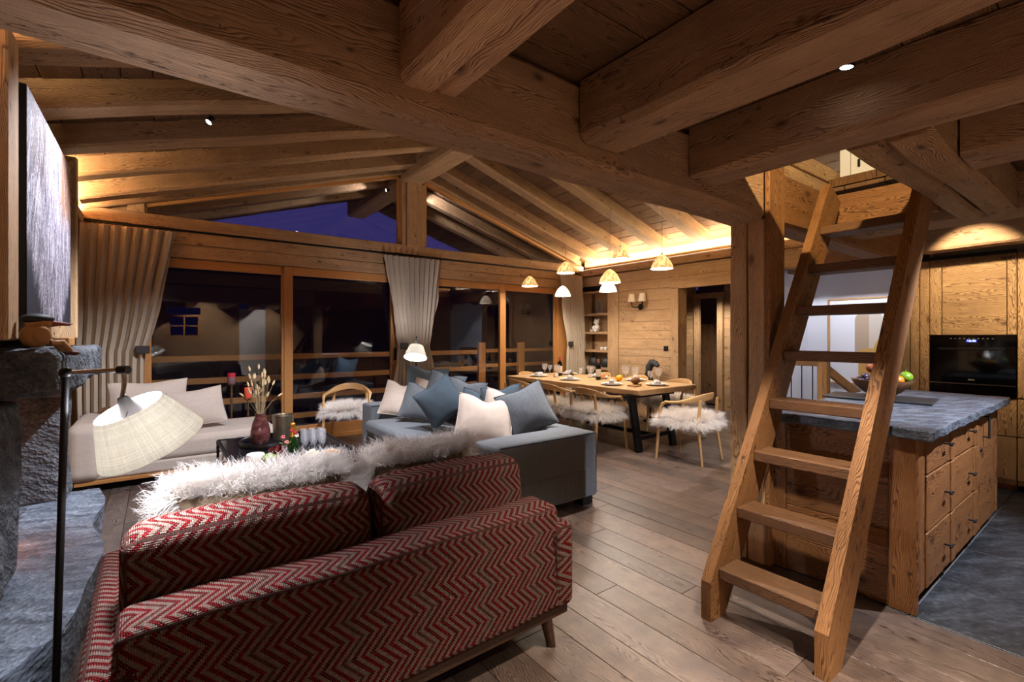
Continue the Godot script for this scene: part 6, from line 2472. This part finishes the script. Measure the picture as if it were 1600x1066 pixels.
	for k in 110:
		var a := rnd(0, TAU)
		var q := sqrt(rng.randf()) * 0.068
		nc.col = [Color(0.45, 0.18, 0.06), Color(0.62, 0.30, 0.06), Color(0.28, 0.12, 0.06), Color(0.7, 0.5, 0.3)][k % 4]
		nc.ball(Vector3(cos(a) * q, 0.035 + 0.03 * (1.0 - pow(q / 0.075, 2.0)), sin(a) * q), Vector3(rnd(0.006, 0.012), rnd(0.005, 0.008), rnd(0.006, 0.01)), 6)
	var nm := plainm(Color(1, 1, 1), 0.7)
	nm.vertex_color_use_as_albedo = true
	part(nb, "snacks", nc, nm).set_meta("kind", "stuff")
	# cheese board
	var cb := Geo.new()
	var cn := noise(44, 9.0)
	cb.rbox(Vector3(0, 0.016, 0), Vector3(0.42, 0.032, 0.26), 0.014, 2, 10, func(p: Vector3) -> Vector3:
		return p + Vector3(cn.get_noise_3dv(p), 0.3 * cn.get_noise_3dv(p + Vector3(9, 0, 0)), cn.get_noise_3dv(p + Vector3(0, 9, 0))) * 0.02)
	cb.weld()
	single("serving_board", cb, plainm(Color(0.38, 0.25, 0.14), 0.8), "rough bark-edged wooden serving board on the coffee table", "board", Vector3(0.70, y + 0.008, -4.13), 0.5)
	var ch := Geo.new()
	ch.lathe([Vector2(0, 0), Vector2(0.06, 0), Vector2(0.064, 0.008), Vector2(0.064, 0.034), Vector2(0.058, 0.04), Vector2(0, 0.041)], 28)
	single("cheese", ch, plainm(Color(0.86, 0.84, 0.82), 0.8), "round white soft cheese on the serving board", "cheese", Vector3(0.605, y + 0.045, -4.12))
	var gp := thing("grapes", "bunch of green grapes on the serving board", "grapes", Vector3(0.685, y + 0.04, -4.05))
	for k in 22:
		var g1 := Geo.new()
		var a := rnd(0, TAU)
		var q := sqrt(rng.randf()) * 0.045
		g1.ball(Vector3(cos(a) * q, 0.014 + 0.035 * (1.0 - q / 0.05) * rnd(0.5, 1.1), sin(a) * q), Vector3(0.014, 0.015, 0.014), 10)
		part(gp, "grape", g1, plainm(Color(0.50, 0.58, 0.24), 0.25))
	var sm := thing("cured_meat", "folded slices of dark red cured meat on the serving board", "meat", Vector3(0.80, y + 0.045, -4.16))
	for k in 12:
		var g1 := Geo.new()
		g1.xf = Transform3D(Basis.from_euler(Vector3(rnd(-0.5, 0.5), rnd(0, 3), rnd(-0.6, 0.6))), Vector3(rnd(-0.07, 0.07), 0.015 + rnd(0, 0.03), rnd(-0.05, 0.05)))
		g1.sheet(6, 6, func(s: float, t: float) -> Vector3:
			return Vector3((s - 0.5) * 0.06, 0.012 * sin(s * 9.0 + k), (t - 0.5) * 0.06), Vector2.ONE)
		part(sm, "slice", g1, plainm(Color(0.40, 0.08, 0.09), 0.5))
	# bud vase with flowers
	var dv := thing("bud_vase", "clear round-bellied glass bud vase on the coffee table", "vase", Vector3(0.765, y, -3.86))
	var dg := Geo.new()
	dg.lathe([Vector2(0, 0), Vector2(0.04, 0), Vector2(0.053, 0.02), Vector2(0.055, 0.045), Vector2(0.04, 0.08), Vector2(0.018, 0.11), Vector2(0.014, 0.16), Vector2(0.018, 0.175), Vector2(0.0165, 0.175), Vector2(0.012, 0.16), Vector2(0.016, 0.112), Vector2(0.037, 0.08), Vector2(0.051, 0.045), Vector2(0.045, 0.012), Vector2(0, 0.006)], 24)
	part(dv, "glass", dg, M.crystal_whitened)
	var fw := thing("flower_posy", "pink and red flowers standing in the bud vase", "flowers", Vector3(0.765, y, -3.86))
	var fcol := [Color(0.72, 0.36, 0.36), Color(0.62, 0.10, 0.10), Color(0.60, 0.14, 0.12), Color(0.76, 0.45, 0.42), Color(0.85, 0.82, 0.78)]
	for k in 5:
		var tip := Vector3([-0.02, 0.05, 0.07, 0.0, 0.085][k], [0.235, 0.27, 0.255, 0.20, 0.225][k], [0.02, -0.02, 0.01, 0.045, -0.03][k])
		var s := Geo.new()
		s.tube([Vector3(0, 0.05, 0), Vector3(0, 0.16, 0), tip], [0.0018], 5)
		var stp := part(fw, "stem", s, plainm(Color(0.25, 0.33, 0.16), 0.7))
		var fl := Geo.new()
		for m in 8:
			var a := m * 2.4
			fl.ball(tip + Vector3(cos(a) * 0.01, 0.006 * (m % 3), sin(a) * 0.01), Vector3(0.009, 0.007, 0.009), 6)
		part(stp, "flower", fl, plainm(fcol[k], 0.8))
	for k in 5:
		var l := Geo.new()
		var a := rnd(0, TAU)
		l.sheet(4, 2, func(s: float, u: float) -> Vector3:
			return Vector3(cos(a) * s * 0.05 - sin(a) * (u - 0.5) * 0.022 * sin(s * PI), 0.17 + s * 0.03, sin(a) * s * 0.05 + cos(a) * (u - 0.5) * 0.022 * sin(s * PI)), Vector2.ONE)
		part(fw, "leaf", l, plainm(Color(0.30, 0.36, 0.18), 0.7))

func candlestick(label: String, label2: String, at: Vector3, top: float, m: Material, m2: Material) -> void:
	var o := thing("candlestick", label, "candle holder", at)
	var g := Geo.new()
	g.lathe([Vector2(0, 0), Vector2(0.08, 0), Vector2(0.08, 0.01), Vector2(0.02, 0.03), Vector2(0.012, 0.06), Vector2(0.012, top - 0.34), Vector2(0.02, top - 0.33), Vector2(0.011, top - 0.31), Vector2(0.011, top - 0.27), Vector2(0.019, top - 0.26), Vector2(0.010, top - 0.24), Vector2(0.012, top - 0.16), Vector2(0.045, top - 0.14), Vector2(0.045, top - 0.132), Vector2(0, top - 0.13)], 20)
	part(o, "stand", g, M.brass)
	var cd := thing("candle", label2, "candle", at)
	var c := Geo.new()
	c.lathe([Vector2(0, top - 0.13), Vector2(0.042, top - 0.13), Vector2(0.043, top - 0.05)], 24)
	part(cd, "lower_wax", c, m2)
	var c2 := Geo.new()
	c2.lathe([Vector2(0.043, top - 0.05), Vector2(0.043, top - 0.004), Vector2(0.038, top), Vector2(0.0, top - 0.008)], 24)
	part(cd, "upper_wax", c2, m)
	var w := Geo.new()
	w.tube([Vector3(0, top - 0.01, 0), Vector3(0.002, top + 0.008, 0)], [0.0015], 5)
	part(cd, "wick", w, M.black)

func make_small() -> void:
	candlestick("taller brass candlestick by the window, under the red candle", "thick candle, red above grey, on the taller candlestick", Vector3(0.71, 0, -6.57), 0.955, M.candlered, M.candlegrey)
	candlestick("shorter brass candlestick by the window, under the orange candle", "thick orange candle on the shorter candlestick", Vector3(0.885, 0, -6.57), 0.77, M.candleorange, M.candleorange)
	# carved bird on the mantel, sitting with its legs over the edge
	var b := thing("wooden_bird", "carved wooden bird with black cap and red beak sitting on the mantel", "figurine", Vector3(-0.45, 1.345, -3.06), 0.55)
	var body := Geo.new()
	body.ball(Vector3(0, 0.055, 0), Vector3(0.055, 0.055, 0.045), 18)
	part(b, "body", body, M.decor_wood)
	var hd := Geo.new()
	hd.ball(Vector3(0.012, 0.118, 0), Vector3(0.05, 0.034, 0.034), 16)
	part(b, "head", hd, M.decor_wood)
	var cp := Geo.new()
	cp.ball(Vector3(0.006, 0.133, 0), Vector3(0.062, 0.026, 0.037), 16)
	part(b, "cap", cp, plainm(Color(0.05, 0.05, 0.055), 0.6))
	var bk := Geo.new()
	bk.tube([Vector3(0.055, 0.113, 0), Vector3(0.14, 0.112, 0)], [0.017, 0.002], 10)
	part(b, "beak", bk, plainm(Color(0.55, 0.24, 0.16), 0.6))
	for s in [-1.0, 1.0]:
		var w := Geo.new()
		w.ball(Vector3(0.005, 0.06, s * 0.042), Vector3(0.034, 0.04, 0.012), 12)
		part(b, "wing", w, M.decor_wood)
		var l := Geo.new()
		l.tube([Vector3(0.045, 0.02, s * 0.022), Vector3(0.085, 0.022, s * 0.026), Vector3(0.115, -0.018, s * 0.03)], [0.014, 0.017, 0.014], 10)
		part(b, "leg", l, M.decor_wood)
		var f := Geo.new()
		f.ball(Vector3(0.13, -0.028, s * 0.032), Vector3(0.024, 0.012, 0.016), 10)
		part(b, "foot", f, plainm(Color(0.42, 0.20, 0.13) if s > 0 else Color(0.24, 0.27, 0.18), 0.6))
	var bx := Geo.new()
	bx.cbox(Vector3.ZERO, Vector3(0.07, 0.05, 0.24), 0.004)
	single("wood_block", bx, M.decor_wood, "small wooden block lying on the mantel under the picture", "block", Vector3(-0.455, 1.365, -3.95))
	var ht := thing("hanging_heart", "small wooden heart hanging beside the middle curtain", "ornament", Vector3(2.79, 1.0, -6.655))
	var hs := Geo.new()
	hs.ball(Vector3(-0.022, 0.02, 0), Vector3(0.028, 0.026, 0.008), 12)
	hs.ball(Vector3(0.022, 0.02, 0), Vector3(0.028, 0.026, 0.008), 12)
	hs.tube([Vector3(0, 0.012, 0), Vector3(0, -0.045, 0)], [0.036, 0.003], 12, 0.22, Vector3.BACK)
	part(ht, "heart", hs, M.decor_wood)
	var hc := Geo.new()
	hc.tube([Vector3(0, 0.03, 0), Vector3(0, 0.15, 0.0)], [0.0012], 5)
	part(ht, "cord", hc, M.iron)
	# fruit bowl on its slate board
	var sb := Geo.new()
	sb.rbox(Vector3(0, 0.006, 0), Vector3(0.40, 0.01, 0.62), 0.003, 1, 3)
	single("slate_board", sb, plainm(Color(0.10, 0.105, 0.115), 0.6), "thin dark slate board under the fruit bowl", "board", Vector3(4.20, 0.945, -1.17), 0.12)
	var o := thing("fruit_bowl", "wide hand-carved wooden bowl filled with fruit on the island", "bowl", Vector3(4.22, 0.957, -1.16))
	var g := Geo.new()
	var n1 := noise(23, 6.0)
	g.lathe([Vector2(0, 0), Vector2(0.05, 0.0), Vector2(0.11, 0.035), Vector2(0.165, 0.09), Vector2(0.185, 0.125), Vector2(0.178, 0.127), Vector2(0.158, 0.095), Vector2(0.1, 0.045), Vector2(0, 0.012)], 40, Vector3.ZERO, Vector2(1.2, 0.3))
	for i in g.v.size():
		g.v[i].y += 0.008 * n1.get_noise_2d(g.v[i].x, g.v[i].z) * g.v[i].y / 0.12
	part(o, "bowl", g, M.tread)
	var F := [[Vector3(-0.10, 0.115, -0.090), 0.026, Color(0.16, 0.12, 0.20), "plum", "dark plum at the rim of the fruit bowl"], [Vector3(-0.06, 0.12, -0.120), 0.026, Color(0.20, 0.13, 0.22), "plum", "purple plum beside another plum in the bowl"], [Vector3(-0.115, 0.125, -0.040), 0.027, Color(0.14, 0.11, 0.18), "plum", "plum next to the fig in the bowl"], [Vector3(-0.085, 0.15, -0.075), 0.025, Color(0.22, 0.16, 0.26), "plum", "plum lying on top of the other plums"],
		[Vector3(-0.06, 0.13, -0.030), 0.034, Color(0.27, 0.20, 0.20), "fig", "brown fig among the plums"], [Vector3(0.0, 0.145, -0.030), 0.045, Color(0.42, 0.36, 0.16), "pear", "green-brown pear in the middle of the bowl"], [Vector3(0.05, 0.205, -0.070), 0.042, Color(0.55, 0.30, 0.20), "apple", "reddish apple heaped in the middle of the bowl"], [Vector3(0.09, 0.125, 0.030), 0.038, Color(0.92, 0.62, 0.06), "lemon", "yellow lemon in the fruit bowl"],
		[Vector3(-0.03, 0.128, 0.100), 0.04, Color(0.85, 0.45, 0.08), "orange", "orange at the far rim of the bowl"], [Vector3(0.06, 0.15, 0.125), 0.042, Color(0.40, 0.55, 0.12), "apple", "green apple at the oven side of the bowl"], [Vector3(0.10, 0.135, -0.055), 0.04, Color(0.45, 0.52, 0.16), "apple", "pale green apple behind the lemon"]]
	for f in F:
		var k := Geo.new()
		k.ball(Vector3.ZERO, Vector3(f[1], f[1] * 0.92, f[1]) if f[3] != "lemon" else Vector3(f[1], f[1] * 0.8, f[1] * 1.35), 16)
		if f[3] == "pear" or f[3] == "apple":
			k.tube([Vector3(0, f[1] * 0.85, 0), Vector3(0.005, f[1] * 1.2, 0)], [0.0025], 5)
		single(f[3], k, plainm(f[2], 0.4), f[4], "fruit", Vector3(4.22, 0.957, -1.16) + f[0], 0.0, "fruit in the wooden bowl")
	# stairwell: balustrade, framed print
	var bl := thing("stair_balustrade", "wooden stair balustrade with thin dark bars in the white stairwell", "balustrade")
	var nw := Geo.new()
	nw.cbox(Vector3(6.6, 0.55, -2.40), Vector3(0.11, 1.10, 0.11), 0.006, 1)
	part(bl, "newel", nw, M.rafter)
	var hr := Geo.new()
	hr.cbox(Vector3(6.6, 1.06, -2.83), Vector3(0.06, 0.08, 0.76), 0.006, 2)
	part(bl, "handrail", hr, M.rafter)
	var br := Geo.new()
	br.cbox(Vector3(6.6, 0.1, -2.83), Vector3(0.05, 0.06, 0.76), 0.006, 2)
	part(bl, "bottom_rail", br, M.rafter)
	for k in 6:
		var g1 := Geo.new()
		g1.tube([Vector3(6.6, 0.1, -3.15 + k * 0.125), Vector3(6.6, 1.03, -3.15 + k * 0.125)], [0.007], 8)
		part(bl, "bar", g1, M.iron)
	var sr := Geo.new()
	sr.beam(Vector3(6.75, 0.98, -2.42), Vector3(7.6, 0.35, -2.05), 0.05, 0.1, Vector3.UP, 5, 0.0, 0.005)
	part(bl, "sloping_handrail", sr, M.rafter)
	var pr := thing("framed_print", "large framed abstract print of sand and ochre shapes on the white wall", "picture", Vector3(8.27, 1.32, -2.45))
	for q in [[0.0, 0.63, 0.98, 0.025], [0.0, -0.63, 0.98, 0.025], [-0.48, 0.0, 0.025, 1.26], [0.48, 0.0, 0.025, 1.26]]:
		var g1 := Geo.new()
		g1.cbox(Vector3(0, q[1], q[0]), Vector3(0.04, q[3], q[2]), 0.003)
		part(pr, "frame_bar", g1, M.oak)
	var im := Geo.new()
	for q in [[-1, -1, 0, 1], [1, -1, 1, 1], [1, 1, 1, 0], [-1, 1, 0, 0]]:
		im.vert(Vector3(-0.004, 0.62 * q[1], 0.47 * q[0]), Vector3.LEFT, Vector2(q[2], q[3]))
	im.quad(0, 1, 2, 3)
	var pm := plainm(Color(1, 1, 1), 0.5)
	pm.albedo_texture = print_tex()
	part(pr, "print", im, pm)
	var bp := Geo.new()
	bp.cbox(Vector3(0.012, 0, 0), Vector3(0.02, 1.24, 0.94), 0.0)
	part(pr, "backing", bp, M.white)
func _ready() -> void:
	rng.seed = 2024
	make_view()
	make_materials()
	make_lights()
	make_floor()
	make_roof()
	make_window_wall()
	make_right_wall()
	make_left_wall()
	make_mezzanine()
	make_back_room()
	make_outside()
	make_spots()
	make_ladder()
	make_island()
	make_kitchen()
	make_fireplace()
	make_red_sofa()
	make_grey_sofa()
	make_cream_sofa()
	make_curtains()
	make_floor_lamps()
	make_pendants()
	make_sconce()
	make_dining()
	make_coffee_table()
	make_small()
